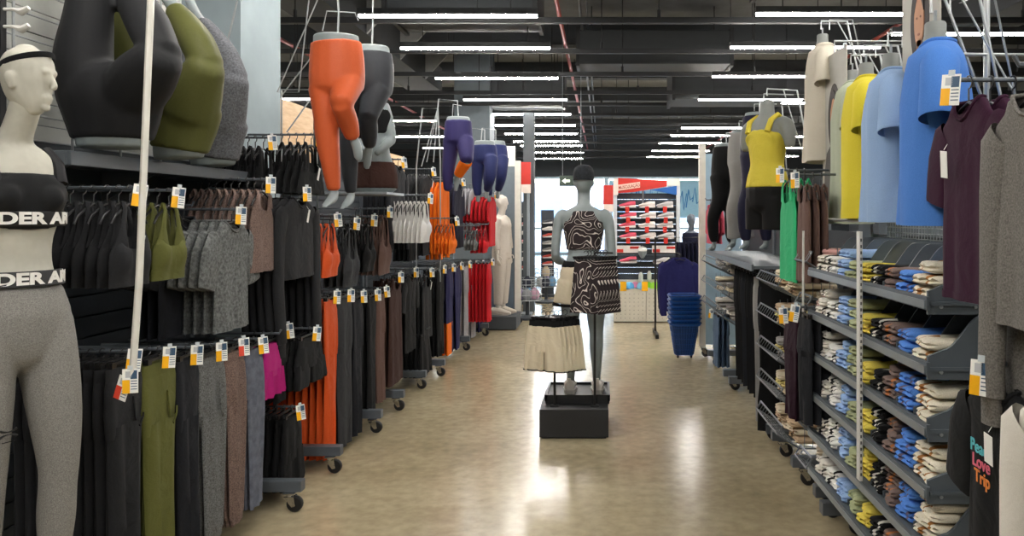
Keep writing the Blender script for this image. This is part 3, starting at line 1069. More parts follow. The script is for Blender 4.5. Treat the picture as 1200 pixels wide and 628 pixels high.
leg_form('leg_mannequin', 'olive leggings on an upturned leg form beside the white rod', (b0.x, 3.32, zs),
         [C((190, 110, 3.34, .095, .1), (165, 78, 3.33, .085, .09), (148, 45, 3.3, .075, .08), (142, 0, 3.3, .06, .06), (140, -40, 3.3, .045, .045)),
          C((222, 130, 3.3, .12, .12), (232, 100, 3.26, .1, .105), (243, 77, 3.22, .07, .075)),
          C((243, 77, 3.24, .064, .066), (232, 52, 3.27, .068, .068), (218, 30, 3.32, .058, .058), (206, 13, 3.36, .042, .042))],
         [C((206, 13, 3.36, .038, .038), (196, -2, 3.38, .036, .045), (186, -14, 3.4, .028, .05))],
         C((210, 186, 3.32, .115, .09), (210, 176, 3.32, .118, .095), (214, 150, 3.32, .14, .11), (218, 125, 3.31, .15, .12)), LG_OLV)
b0 = P(250, 193, 3.78)
leg_form('leg_mannequin', 'grey melange leggings on an upturned leg form at the column', (b0.x, 3.78, zs),
         [C((240, 130, 3.85, .09, .1), (224, 95, 3.85, .08, .09), (213, 62, 3.8, .068, .07), (208, 30, 3.8, .05, .05)),
          C((258, 142, 3.76, .115, .12), (266, 115, 3.73, .095, .1), (275, 92, 3.7, .066, .07)),
          C((275, 92, 3.72, .06, .062), (264, 66, 3.75, .06, .06), (250, 45, 3.78, .052, .052), (237, 28, 3.82, .038, .038))],
         [C((237, 28, 3.82, .036, .036), (228, 14, 3.84, .034, .042), (220, -6, 3.86, .026, .05))],
         C((250, 195, 3.78, .115, .09), (250, 186, 3.78, .118, .095), (253, 162, 3.78, .13, .11), (256, 142, 3.77, .14, .12)), LG_GRY)


def bracket(name, label, pts, extra=()):
    t = thing(name, label, 'bracket', pts[0])
    MB().tube(pts, .006, 6).build('bar', WIRE, t, True)
    for e in extra:
        MB().tube(e, .004, 6).build('stay', WIRE, t, True)
    return t


# standing / hanging leg forms over the second rack
o0 = P(394, 40, 4.2)
leg_form('leg_mannequin', 'orange leggings on a leg form hung high over the second rack', (o0.x, 4.2, WZ(243, 4.2)),
         [C((380, 104, 4.2, .082, .085), (382, 135, 4.19, .066, .07), (384, 165, 4.2, .06, .064), (388, 195, 4.21, .048, .05), (391, 221, 4.22, .034, .036)),
          C((408, 98, 4.18, .08, .085), (403, 111, 4.12, .07, .072), (399, 122, 4.07, .056, .058)),
          C((400, 122, 4.08, .053, .055), (408, 142, 4.17, .05, .054), (413, 160, 4.22, .038, .04))],
         [C((391, 221, 4.22, .031, .031), (391, 230, 4.22, .034, .045), (383, 239, 4.1, .034, .022), (379, 243, 4.04, .026, .014)),
          C((413, 158, 4.22, .034, .036), (418, 172, 4.24, .036, .04), (420, 184, 4.24, .036, .022), (419, 189, 4.24, .024, .014))],
         C((394, 41, 4.2, .136, .1), (394, 50, 4.2, .138, .102), (395, 70, 4.2, .148, .112), (395, 92, 4.2, .152, .115), (395, 104, 4.2, .145, .11)), LG_ORG)
bracket('wire_bracket', 'white wire frame holding the orange leg form from above', [P(396, 38, 4.2), P(397, 14, 4.2), P(396, 0, 4.2), P(396, -60, 4.2), P(396, -60, 4.2) + Vector((-.5, 0, 0)), P(300, 100, 4.2) + Vector((-.22, 0, 0))],
        [[P(378, 36, 4.25), P(383, 13, 4.25), P(416, 15, 4.25), P(420, 24, 4.25)], [P(362, 0, 4.3), P(350, 108, 4.3), P(325, 108, 4.3), P(372, 0, 4.3)], [P(372, 58, 4.35), P(330, 112, 4.35)]])
g0 = P(436, 54, 4.8)
leg_form('leg_mannequin', 'dark grey leggings on a leg form behind the orange one', (g0.x, 4.8, WZ(245, 4.8)),
         [C((418, 105, 4.8, .08, .085), (412, 140, 4.8, .064, .068), (409, 170, 4.8, .056, .06), (410, 200, 4.81, .046, .048), (411, 224, 4.82, .033, .035)),
          C((442, 105, 4.78, .085, .088), (436, 122, 4.74, .07, .072), (431, 138, 4.7, .056, .058)),
          C((431, 138, 4.71, .052, .055), (433, 154, 4.77, .05, .054), (433, 170, 4.82, .037, .039))],
         [C((411, 224, 4.82, .03, .03), (411, 232, 4.82, .034, .045), (404, 241, 4.7, .034, .022), (400, 245, 4.64, .026, .014)),
          C((433, 170, 4.82, .034, .036), (431, 182, 4.84, .036, .04), (430, 195, 4.84, .034, .022), (430, 199, 4.84, .022, .014))],
         C((435, 54, 4.8, .124, .1), (435, 62, 4.8, .128, .102), (435, 80, 4.8, .142, .112), (433, 98, 4.8, .15, .118), (432, 108, 4.8, .145, .112)), LG_DGR)
bracket('wire_bracket', 'white wire hook holding the dark grey leg form', [P(436, 52, 4.8), P(437, 30, 4.8), P(437, -40, 4.8), P(437, -40, 4.8) + Vector((-.75, 0, 0)), P(437, 190, 4.8) + Vector((-.75, 0, 0))])
# seated torso form with arms, hands on hips, third along
tz = thing('torso_mannequin', 'grey headless torso form with bent arms behind the grey leg form', 'mannequin', P(440, 224, 5.3))
tor = [C((436, 118, 5.3, .05, .05), (436, 124, 5.3, .12, .08), (436, 138, 5.3, .14, .1), (437, 160, 5.3, .12, .09), (438, 180, 5.3, .115, .085), (440, 205, 5.3, .15, .1), (440, 222, 5.3, .15, .1)),
       C((448, 124, 5.3, .05, .05), (454, 142, 5.3, .045, .046), (459, 164, 5.28, .036, .036)), C((459, 164, 5.28, .034, .034), (450, 172, 5.2, .03, .03), (441, 180, 5.17, .024, .024)),
       C((424, 124, 5.3, .05, .05), (420, 144, 5.3, .045, .046), (416, 164, 5.28, .036, .036)), C((416, 164, 5.28, .034, .034), (424, 172, 5.2, .03, .03), (432, 180, 5.17, .024, .024))]
grown('bust', tor, MANNEQUIN_GREY, tz, 0, .011, 4)
grown('brown_shorts', [C((440, 190, 5.3, .128, .09), (440, 205, 5.3, .15, .1), (440, 221, 5.3, .155, .104))], BROWN, tz, .008, .012, 2, round_ends=False)
grown('dark_top', [C((436, 128, 5.3, .125, .085), (436, 140, 5.3, .142, .105), (437, 158, 5.3, .124, .094))], BLK, tz, .006, .012, 2, round_ends=False)
MB().box(-2.29, P(465, 0, 5.3).x, 5.05, 5.5, WZ(229, 5.3), WZ(226, 5.3)).build('display_shelf', LIGHT_METAL, B2, True, False, bev=.003)
# purple and navy leg forms over the fourth rack
q0 = P(537, 138, 7.6)
leg_form('leg_mannequin', 'purple navy leggings with orange calf on a hung leg form', (q0.x, 7.6, WZ(222, 7.6)),
         [C((529, 165, 7.6, .085, .085), (527, 185, 7.6, .07, .07), (525, 204, 7.6, .055, .055), (525, 222, 7.6, .04, .04)),
          C((545, 165, 7.57, .088, .088), (546, 178, 7.5, .075, .075), (547, 188, 7.45, .062, .062))],
         [C((547, 188, 7.47, .055, .055), (541, 197, 7.55, .05, .05), (537, 204, 7.6, .04, .04), (535, 215, 7.62, .036, .036), (534, 224, 7.6, .03, .02))],
         C((537, 137, 7.6, .128, .1), (537, 141, 7.6, .13, .102), (537, 152, 7.6, .14, .11), (537, 166, 7.6, .15, .115)), LG_PUR,
         band=([C((547, 189, 7.47, .055, .055), (542, 196, 7.54, .052, .052), (537, 205, 7.6, .042, .042))], ORANGE2), vox=.012)
bracket('wire_bracket', 'white wire hook holding the purple leg form', [P(537, 138, 7.6), P(536, 118, 7.6), P(514, 116, 7.6), P(508, 190, 7.6)], [[P(512, 134, 7.6), P(500, 190, 7.6)], [P(530, 138, 7.6), P(531, 122, 7.6), P(541, 124, 7.6)]])
for nm, px, d, lb in (('leg_mannequin', 568, 8.6, 'navy leggings on a leg form with white waist beside the purple one'), ('leg_mannequin', 581, 9.2, 'navy leggings on a leg form farther along, bent at the knee')):
    k = px - 568
    leg_form(nm, lb, (P(px, 165, d).x, d, WZ(225, d)),
             [C((px - 7, 186, d, .085, .085), (px - 8, 200, d, .07, .07), (px - 9, 214, d, .055, .055), (px - 8, 228, d, .04, .04)),
              C((px + 7, 186, d - .05, .085, .085), (px + 7, 198, d - .1, .07, .07), (px + 6, 210, d - .1, .058, .058), (px + 3, 222, d, .04, .04))],
             [C((px + 3, 222, d, .036, .036), (px + 2, 232, d, .034, .034)), C((px - 8, 228, d, .036, .036), (px - 8, 236, d, .034, .034))],
             C((px, 165, d, .125, .1), (px, 170, d, .13, .102), (px, 178, d, .142, .11), (px, 188, d, .15, .115)), LG_NVY, vox=.012)
    bracket('wire_bracket', 'white wire hook holding the %s navy leg form' % ('whiter' if k == 0 else 'farther'), [P(px, 167, d), P(px, 152, d), P(px - 16, 150, d), P(px - 20, 200, d)])

# beech panels above the racks
for (x0, y0, y1, z0, z1, lb) in ((-2.4, 4.9, 6.15, 1.95, 2.47, 'tall beech veneer header panel beside the column'), (-2.4, 7.4, 9.0, 1.9, 2.3, 'beech veneer header panel beyond the torso form')):
    t = thing('wooden_header', lb, 'panel', (x0, (y0 + y1) / 2, z0))
    MB().box(x0 - .012, x0 + .012, y0, y1, z0, z1).build('wood_panel', WOOD, t, True, False)
    MB().box(x0 - .03, x0 + .03, y0, y1, z0 - .05, z0).build('rail', LIGHT_METAL, t, True, False)
    for y in (y0 + .05, y1 - .05):
        MB().box(x0 - .045, x0 - .015, y - .015, y + .015, .1, z1 - .05).build('post', LIGHT_METAL, t, True, False)
# wire truss frames over the second and third rack
for (pp, d, lb) in (([(330, 155), (330, 105), (372, 105), (372, 155)], 5.2, 'white wire upright frame beside the tall beech panel'), ([(488, 195), (495, 127), (513, 127), (516, 190)], 7.2, 'white wire upright frame beyond the black jackets')):
    t = thing('wire_truss', lb, 'frame', P(pp[0][0], pp[0][1], d))
    MB().tube([P(x, y, d) for x, y in pp], .007, 6).build('bar', WIRE, t, True)
    MB().tube([P(pp[0][0] + 6, pp[0][1], d), P(pp[2][0], pp[2][1], d)], .005, 6).build('stay', WIRE, t, True)
    MB().tube([P(pp[0][0], 330, d), P(pp[0][0], pp[0][1], d)], .007, 6).build('bar', WIRE, t, True)
    MB().tube([P(pp[3][0], 330, d), P(pp[3][0], pp[3][1], d)], .007, 6).build('bar', WIRE, t, True)

# long white rod hanging before the near rack
t = thing('white_rod', 'long thin white rod standing slantwise before the joggers', 'rod', P(155, 440, 2.62))
MB().tube([P(155, 442, 2.6), P(163, 330, 2.6), P(178, -30, 2.6)], .012, 8).build('rod', plain('d6d4cc', .45), t, True)
o = inst('price_ticket', TKT[False], t, (.012, -.03, .03), R(20))
inst('price_ticket', TKT[True], t, (-.01, -.02, .0), R(-10)).rotation_euler.y = R(18)
# ================================================================== PALE MANNEQUIN
def wrap_text(body, size, rx, ry, ang0, z, bold=.0, stretch=1.0, tilt=0.0, depth=.0012):
    """lettering laid round an oval waist band; ang0 is the direction the middle of the word faces"""
    mb = text_mb(body, size, depth, bold=bold)
    vs = []
    # table of arc length against angle
    N = 720
    tab, s = [], 0.0
    pa = None
    for k in range(N + 1):
        a = ang0 - PI + 2 * PI * k / N
        p = Vector((rx * math.cos(a), ry * math.sin(a)))
        if pa is not None:
            s += (p - pa).length
        tab.append((s, a))
        pa = p
    mid = tab[N // 2][0]
    for x, y, zz in mb.v:
        t = mid + x * stretch
        k = min(N, max(0, int(t / tab[-1][0] * N)))
        a = tab[k][1]
        for q in range(4):      # refine
            j = min(N, max(1, k))
            while j < N and tab[j][0] < t:
                j += 1
            while j > 1 and tab[j - 1][0] > t:
                j -= 1
            a = tab[j - 1][1] + (tab[j][1] - tab[j - 1][1]) * (t - tab[j - 1][0]) / max(1e-9, tab[j][0] - tab[j - 1][0])
            break
        n = Vector((math.cos(a) / rx, math.sin(a) / ry, 0)).normalized()
        p = Vector((rx * math.cos(a), ry * math.sin(a), 0)) + n * (.001 + zz + depth)
        vs.append((p.x, p.y, z + y + tilt * x))
    mb.v = vs
    return mb


def head_chains(cx, cy, z0, s=1.0, face=-1, mouth=True):
    """a mannequin head facing local -y: skull, jaw, nose, brow, chin, lips, ears; z0 is the chin's height"""
    H = .225 * s
    def q(x, y, z, rx, ry):
        return (cx + x * s, cy + y * s, z0 + z * s, rx * s, ry * s)
    return [[q(0, -.028, .0, .03, .03), q(0, -.02, .03, .05, .062), q(0, -.004, .075, .066, .088), q(0, .004, .12, .073, .097), q(0, .008, .16, .072, .094), q(0, .01, .19, .06, .075), q(0, .01, .212, .032, .04)],
            [q(0, -.088, .126, .006, .009), q(0, -.096, .105, .008, .01), q(0, -.105, .083, .01, .01), q(0, -.097, .074, .013, .008)],
            [q(-.03, -.08, .128, .012, .012), q(0, -.082, .132, .012, .012), q(.03, -.08, .128, .012, .012)],
            [q(-.02, -.078, .043, .004, .006), q(0, -.086, .0445, .006, .008), q(.02, -.078, .043, .004, .006)],
            [q(-.016, -.075, .033, .005, .006), q(0, -.083, .032, .006, .008), q(.016, -.075, .033, .005, .006)],
            [q(0, -.072, .004, .014, .012), q(0, -.07, .014, .016, .014)],
            [q(-.072, .005, .07, .006, .012), q(-.078, .01, .1, .008, .02), q(-.075, .012, .12, .007, .018)],
            [q(.072, .005, .07, .006, .012), q(.078, .01, .1, .008, .02), q(.075, .012, .12, .007, .018)]]


def hand_chains(p, d, side, s=1.0):
    """a relaxed hand at p pointing along d: palm, four unequal bent fingers and a thumb off the side of the palm"""
    p, d = Vector(p), Vector(d).normalized()
    u = Vector((0, -1, 0)) - d * (-d.y)
    u = u.normalized() if u.length > .2 else Vector((1, 0, 0))
    w = d.cross(u) * side
    out = [[tuple(p) + (.026 * s, .018 * s), tuple(p + d * .04 * s) + (.036 * s, .014 * s), tuple(p + d * .085 * s) + (.037 * s, .012 * s)]]
    for k, L in enumerate((.07, .08, .074, .056)):
        o = p + d * (.085 * s) + u * ((.027 - .018 * k) * s)
        out.append([tuple(o) + (.009 * s, .009 * s), tuple(o + d * L * .5 * s + w * .01 * s) + (.0085 * s, .0085 * s), tuple(o + d * L * .85 * s + w * .03 * s) + (.0075 * s, .0075 * s), tuple(o + d * L * s + w * .045 * s) + (.006 * s, .006 * s)])
    o = p + d * .025 * s + u * .03 * s
    out.append([tuple(o) + (.013 * s, .013 * s), tuple(o + d * .03 * s + u * .022 * s + w * .012 * s) + (.01 * s, .01 * s), tuple(o + d * .06 * s + u * .026 * s + w * .026 * s) + (.008 * s, .008 * s)])
    return out


um = P(22, 330, 2.36)
pm = thing('mannequin', 'pale plaster female mannequin in black bra and grey leggings by the joggers', 'mannequin', (um.x - .012, 2.36, 0), R(64))
pm.scale = (.87, .9, 1)
Z = {'crotch': 1.2}
tors = [(0, .0, 1.16, .1, .09), (0, 0, 1.22, .165, .115), (0, .0, 1.29, .172, .118), (0, -.002, 1.37, .142, .098), (0, 0, 1.45, .118, .084), (0, 0, 1.53, .122, .088), (0, -.005, 1.6, .142, .1), (0, -.005, 1.68, .152, .104), (0, .0, 1.755, .15, .09), (0, .006, 1.805, .1, .066), (0, .0, 1.84, .058, .055), (0, -.04, 1.9, .05, .052), (0, -.078, 1.96, .05, .054)]
legs = [[(-.088, 0, 1.25, .09, .1), (-.098, 0, 1.12, .088, .094), (-.1, 0, .95, .078, .082), (-.098, -.006, .8, .06, .064), (-.098, -.002, .72, .054, .058), (-.1, .015, .6, .054, .06), (-.1, .02, .45, .036, .04), (-.1, .02, .38, .033, .037)],
        [(.088, 0, 1.25, .09, .1), (.1, -.02, 1.12, .088, .094), (.112, -.04, .95, .078, .082), (.118, -.05, .8, .06, .064), (.118, -.046, .72, .054, .058), (.12, -.03, .6, .054, .06), (.12, -.02, .45, .036, .04), (.12, -.02, .38, .033, .037)]]
feet = [[(s * .11, .02 - .02 * (s > 0), .37, .03, .03), (s * .115, -.06, .345, .036, .02), (s * .12, -.13, .335, .034, .012)] for s in (-1, 1)]
brst = [[(s * .068, -.05, 1.675, .05, .05), (s * .068, -.083, 1.655, .058, .058), (s * .068, -.105, 1.65, .036, .036)] for s in (-1, 1)]
shl = [[(-.12, 0, 1.765, .04, .05), (-.17, 0, 1.75, .048, .052), (-.2, 0, 1.715, .045, .048)], [(.1, 0, 1.765, .04, .05), (.125, 0, 1.75, .036, .046), (.13, 0, 1.715, .03, .04)]]
arml = [[(-.19, .01, 1.73, .046, .048), (-.22, .08, 1.62, .04, .042), (-.225, .15, 1.5, .034, .036), (-.22, .165, 1.46, .033, .035)], [(-.22, .165, 1.46, .033, .034), (-.19, .16, 1.4, .031, .032), (-.14, .15, 1.33, .026, .027), (-.12, .145, 1.31, .022, .024)]] + hand_chains((-.115, .143, 1.3), (.4, -.15, -.9), 1, .95)
grown('body', [tors] + legs + feet + brst + shl + arml, MANNEQUIN_PALE, pm, -.002, .0095, 3, world=False)
hd = grown('head', head_chains(0, 0, 0, .93), MANNEQUIN_PALE, pm, 0, .0045, 2, world=False)
hd.location = (0, -.086, 1.925)
hd.rotation_euler = (0, 0, R(22))
hbm = MB()
rg = [Vector((.0672 * math.cos(2 * PI * k / 32), .006 + .0895 * math.sin(2 * PI * k / 32), .152 - .022 * math.sin(2 * PI * k / 32))) for k in range(32)]
hbm.loft([[p * 1.0 + Vector((0, 0, -.008)) for p in rg], [Vector((p.x * 1.015, p.y * 1.015, p.z - .004)) for p in rg], [Vector((p.x * 1.01, p.y * 1.01, p.z + .008)) for p in rg], [p * .99 + Vector((0, 0, .012)) for p in rg]], False, False)
hbm.build('headband', cloth('1b1c1f', '232427'), hd)
BRA = cloth('1e1f22', '26272a', rough=.6, bump=.05)
LEGM = cloth('6f6d6a', '94928e', 300, .85, .06, 4, key='ua')
grown('bra', [([(0, -.001, 1.575, .137, .097), (0, -.005, 1.6, .142, .1), (0, -.005, 1.66, .151, .104), (0, -.002, 1.70, .152, .102), (0, 0, 1.725, .15, .095)], False)] + brst, BRA, pm, .007, .009, 2, round_ends=True, world=False)
for s in (-1, 1):
    MB().tube([(s * .105, -.085, 1.70), (s * .108, -.062, 1.76), (s * .1, -.01, 1.805), (s * .095, .05, 1.79), (s * .085, .09, 1.72)], [.024, .022, .02, .02, .022], 8).build('bra_strap', BRA, pm)
hips = [(0, 0, 1.15, .105, .1), (0, 0, 1.2, .155, .112), (0, 0, 1.24, .168, .116), (0, .0, 1.29, .172, .118), (0, -.001, 1.34, .155, .106), (0, -.002, 1.375, .141, .098)]
grown('leggings', [(hips, (True, False))] + legs, LEGM, pm, .006, .0095, 3, round_ends=True, world=False)
BANDM = plain('17181a', .6)
LETTER = plain('e6e4e0', .6)
for nm, z0, z1, e in (('waistband', 1.375, 1.425, 0), ('underband', 1.565, 1.612, 1)):
    rx0, ry0 = ((.152, .107), (.153, .11))[e]
    rx1, ry1 = ((.141, .1), (.153, .112))[e]
    bnd = MB().loft([[Vector((rx * math.cos(2 * PI * k / 48), -.002 + ry * math.sin(2 * PI * k / 48), z)) for k in range(48)] for rx, ry, z in ((rx0 + .002, ry0 + .002, z0), (rx0 + .005, ry0 + .005, z0 + .003), (rx1 + .005, ry1 + .005, z1 - .003), (rx1 + .002, ry1 + .002, z1))], False, False).build(nm, BANDM, pm)
    rm, rn = (rx0 + rx1) / 2 + .007, (ry0 + ry1) / 2 + .007
    wrap_text('UNDER ARMOUR', .05, rm, rn, -PI / 2 + .52, (z0 + z1) / 2, .0022, 1.55).build('lettering', LETTER, bnd, label='white capital lettering on the band')
# the little mark on the thigh
lg = MB()
for s in (-1, 1):
    pts = [(.028 * math.sin(t) , s * (.004 + .013 * (1 - math.cos(t))), 0) for t in [R(a) for a in range(-70, 71, 14)]]
    lg.tube([(x, 0, y) for x, y, z in pts], [.0015 + .003 * (abs(x) / .028) for x, y, z in pts], 6)
lg.box(-.02, .02, -.001, .001, -.028, -.0255)
lo = lg.build('thigh_mark', BANDM, pm)
lo.location = (-.062, -.083, .93)
tb = thing('plinth', 'pale low plinth under the plaster mannequin', 'plinth', (um.x, 2.36, 0))
MB().box(-.2, .2, -.2, .2, .02, .33).build('block', plain('b9b7b2', .6), tb, bev=.004)
MB().box(-.18, .18, -.18, .18, 0, .02).build('foot_frame', BLACK_METAL, tb)

# ================================================================== MANNEQUIN IN THE AISLE (seen from behind)
mz = .262
cm = thing('mannequin', 'grey female mannequin seen from behind in wavy print top and cream shorts', 'mannequin', ((684 - CX) * 5.62 / F, 5.62, mz), R(180))
hh = 1.66
T2 = [(0, 0, .78, .09, .085), (0, 0, .84, .165, .115), (0, .01, .9, .17, .122), (0, 0, 1.0, .135, .095), (0, -.004, 1.06, .12, .086), (0, -.005, 1.16, .135, .098), (0, -.005, 1.27, .155, .108), (0, .005, 1.345, .165, .088), (0, .012, 1.385, .11, .066), (0, .008, 1.41, .06, .056), (0, -.004, 1.46, .049, .052), (0, -.012, 1.52, .05, .056)]
L2 = [[(s * .088, 0, .84, .088, .1), (s * .094, 0, .72, .084, .09), (s * .096 + .004, -.004, .56, .068, .072), (s * .096, -.006, .45, .054, .058), (s * .096, .008, .34, .052, .058), (s * .098, .016, .2, .038, .042), (s * .098, .018, .09, .03, .034), (s * .1, .012, .05, .034, .04)] for s in (-1, 1)]
F2 = [[(s * .1, .03, .04, .03, .028), (s * .104, -.05, .035, .038, .024), (s * .108, -.14, .022, .034, .015)] for s in (-1, 1)]
A2 = []
for s in (-1, 1):
    A2 += [[(s * .14, .005, 1.345, .042, .048), (s * .175, .01, 1.325, .044, .047), (s * .196, .02, 1.24, .039, .042), (s * .207, .045, 1.12, .035, .037), (s * .212, .055, 1.03, .033, .035)],
           [(s * .212, .055, 1.03, .033, .034), (s * .195, .0, 1.0, .034, .035), (s * .165, -.06, .98, .028, .029), (s * .145, -.09, .965, .022, .024)]]
    A2 += hand_chains((s * .14, -.1, .96), (-s * .6, -.55, -.5), s, .85)
grown('body', [T2] + L2 + F2 + A2 + head_chains(0, -.0, 1.49, .95), MANNEQUIN_GREY, cm, 0, .0095, 3, world=False)
WAVY = contour('22161a', 'd9cfc8', 9.0, 9.5)
top = [(0, -.002, 1.075, .124, .09), (0, -.005, 1.14, .133, .098), (0, -.005, 1.2, .145, .104), (0, -.003, 1.27, .154, .106), (0, .003, 1.31, .142, .1), (0, .008, 1.35, .115, .088), (0, .012, 1.378, .1, .07)]
grown('crop_top', [top], WAVY, cm, .007, .009, 3, round_ends=False, world=False, label='dark crop top with pale wavy lines')
CREAM = cloth('cfc3a8', 'd9ceb6', rough=.8)
grown('shorts', [[(0, .008, .84, .17, .125), (0, .008, .9, .178, .13), (0, .004, .955, .158, .116)], [(-.09, .002, .84, .1, .115), (-.102, 0, .74, .11, .11), (-.108, 0, .67, .118, .112)], [(.09, .002, .84, .1, .115), (.102, 0, .74, .11, .11), (.108, 0, .67, .118, .112)]], CREAM, cm, .006, .011, 3, round_ends=False, world=False, label='cream loose shorts')
MB().loft([[Vector((rx * math.cos(2 * PI * k / 32), .004 + ry * math.sin(2 * PI * k / 32), z)) for k in range(32)] for rx, ry, z in ((.166, .124, .945), (.168, .126, .95), (.152, .112, .99), (.149, .109, .993))], False, False).build('waistband', BLK, cm)
for s in (-1, 1):
    MB().loft([[Vector((s * .108 + q * .128 * math.cos(2 * PI * k / 24), q * .122 * math.sin(2 * PI * k / 24), z)) for k in range(24)] for q, z in ((1.0, .655), (1.02, .66), (1.0, .676))], False, False).build('hem_trim', BLK, cm)
cap = MB()
cap.loft([[Vector((rx * math.cos(2 * PI * k / 24), .008 + ry * math.sin(2 * PI * k / 24), z)) for k in range(24)] for rx, ry, z in ((.078, .1, 1.6), (.08, .102, 1.625), (.078, .1, 1.66), (.066, .085, 1.695), (.04, .05, 1.715), (.01, .012, 1.72))], False, True)
co = cap.build('cap', cloth('2e3136', '393c42', 60), cm)
MB().loft([[Vector((x, y, z + .006 - .5 * x * x)) for x, y in [(.07 * math.cos(PI * k / 12), -.08 - q * .075 * math.sin(PI * k / 12)) for k in range(13)]] for q, z in ((0, 1.605), (.5, 1.602), (1, 1.592))], False, False, closed=False).build('cap_peak', cloth('2e3136', '393c42', 60), co)
SHOEW = plain('c9c5c0', .6)


def shoe_parts(parent, L=.27, up=None, sole=None, M=Matrix.Identity(4), tongue=True):
    """running shoe, toe to -y, sole on z = 0"""
    secs = [(-.5, .012, .035, .012), (-.47, .03, .045, .013), (-.36, .042, .055, .014), (-.18, .047, .07, .016), (.0, .044, .088, .02), (.12, .04, .098, .024), (.2, .037, .1, .028), (.36, .036, .098, .03), (.46, .033, .1, .032), (.5, .02, .085, .034)]
    u = MB()
    u.loft([[M @ Vector((w * L / .27 * sgnpow(math.cos(2 * PI * k / 14), .8), y * L, .018 + (h - .018) * L / .27 * (.5 + .5 * math.sin(2 * PI * k / 14)))) for k in range(14)] for y, w, h, b in secs])
    uo = u.build('upper', up, parent)
    s = MB()
    s.loft([[M @ Vector((w * 1.08 * L / .27 * sgnpow(math.cos(2 * PI * k / 14), .6), y * L * 1.02, (0 if math.sin(2 * PI * k / 14) < 0 else b * 1.1) + (.012 if y < -.45 and math.sin(2 * PI * k / 14) < 0 else 0))) for k in range(14)] for y, w, h, b in secs])
    s.build('sole', sole, parent)
    return uo


for s in (-1, 1):
    M = Matrix.Translation((s * .104, -.035, .0)) @ Matrix.Rotation(R(-s * 4), 4, 'Z')
    sh = thing('running_shoe', 'white running shoe on the %s foot of the aisle mannequin' % ('window side' if s < 0 else 'wall side'), 'shoe', (cm.location.x - s * .104, cm.location.y + .035, mz), R(180))
    shoe_parts(sh, .285, SHOEW, plain('a8a49f', .6))
    inst('heel_tab', MB().box(-.012, .012, .135, .148, .06, .125).mesh('heel_tab', [SHOEW]), sh)

# plinth: black box with a raised tray
bx = thing('plinth', 'matt black display box under the aisle mannequin', 'plinth', ((672.5 - CX) * 5.3 / F, 5.3, 0))
PB = plain('202124', .55)
MB().box(-.247, .247, 0, .62, .012, .212).build('box', PB, bx, bev=.004)
MB().box(-.23, .23, .02, .6, 0, .012).build('foot_frame', BLACK_METAL, bx)
tr = thing('tray', 'black raised tray on the display box under the white shoes', 'tray', (bx.location.x + .02, 5.46, .213))
MB().box(-.235, .235, 0, .42, 0, .048).build('tray_base', PB, tr)
e = MB()
for a in ((-.24, -.222, -.005, .425), (.222, .24, -.005, .425), (-.24, .24, -.005, .012), (-.24, .24, .41, .425)):
    e.box(a[0], a[1], a[2], a[3], .02, .066)
e.build('tray_rim', BLACK_METAL, tr)

# two garment stands on the box
for nm, px, pyb, pyt, lab in (('pole_stand', 650, 476, 372, 'thin black pole stand carrying the cream shorts'), ('pole_stand', 697, 474, 296, 'thin black pole stand carrying the printed skirts')):
    d = 5.4
    p = P(px, pyb, d)
    t = thing(nm, lab, 'stand', (p.x, d, .213))
    zt = WZ(pyt, d)
    MB().tube([(p.x, d, .213), (p.x, d, zt)], .009, 8).build('pole', BLACK_METAL, t, True)
    MB().tube([(p.x, d, zt), (p.x, d - .05, zt + .02), (p.x - .06, d - .12, zt + .02)] if px < 660 else [(p.x, d, zt), (p.x + .13, d - .06, zt + .0)], .007, 6).build('hang_arm', BLACK_METAL, t, True)
    MB().box(p.x - .03, p.x + .03, d - .03, d + .03, .213, .221).build('foot_plate', BLACK_METAL, t, True)
CRM = [CREAM, BLK]
for i in range(6):
    x, y = (638 - CX) * 5.28 / F + .029 * i, 5.22 + .021 * i
    place_garment('shorts', 'running_shorts', 'cream shorts with black trim, %s on the black pole stand' % ORD[i], 'shorts', 'cream shorts on the stand', (x, y, WZ(374, 5.28)), R(-24), .29, .36, CRM, 1.3, i == 0, trim=True, band=True, fold=.008, thin=.42)
    tag(inst('hanger', hanger_mesh('clip', .2), None, (x, y, WZ(374, 5.28)), R(-24)), 'black clip hanger of the %s cream shorts' % ORD[i], 'hanger', 'hangers of the cream shorts')
for i in range(7):
    x, y = (687 - CX) * 5.2 / F + .022 * i, 5.14 + .021 * i
    place_garment('skirt', 'sports_skirt', 'dark skirt with pale wavy print, %s on the black pole stand' % ORD[i], 'skirt', 'printed skirts on the stand', (x, y, WZ(304, 5.2)), R(-24), .22, .37, [WAVY], .7, i == 0, fold=.012, thin=.35)
    tag(inst('hanger', hanger_mesh('clip', .2), None, (x, y, WZ(304, 5.2)), R(-24)), 'black clip hanger of the %s printed skirt' % ORD[i], 'hanger', 'hangers of the printed skirts')

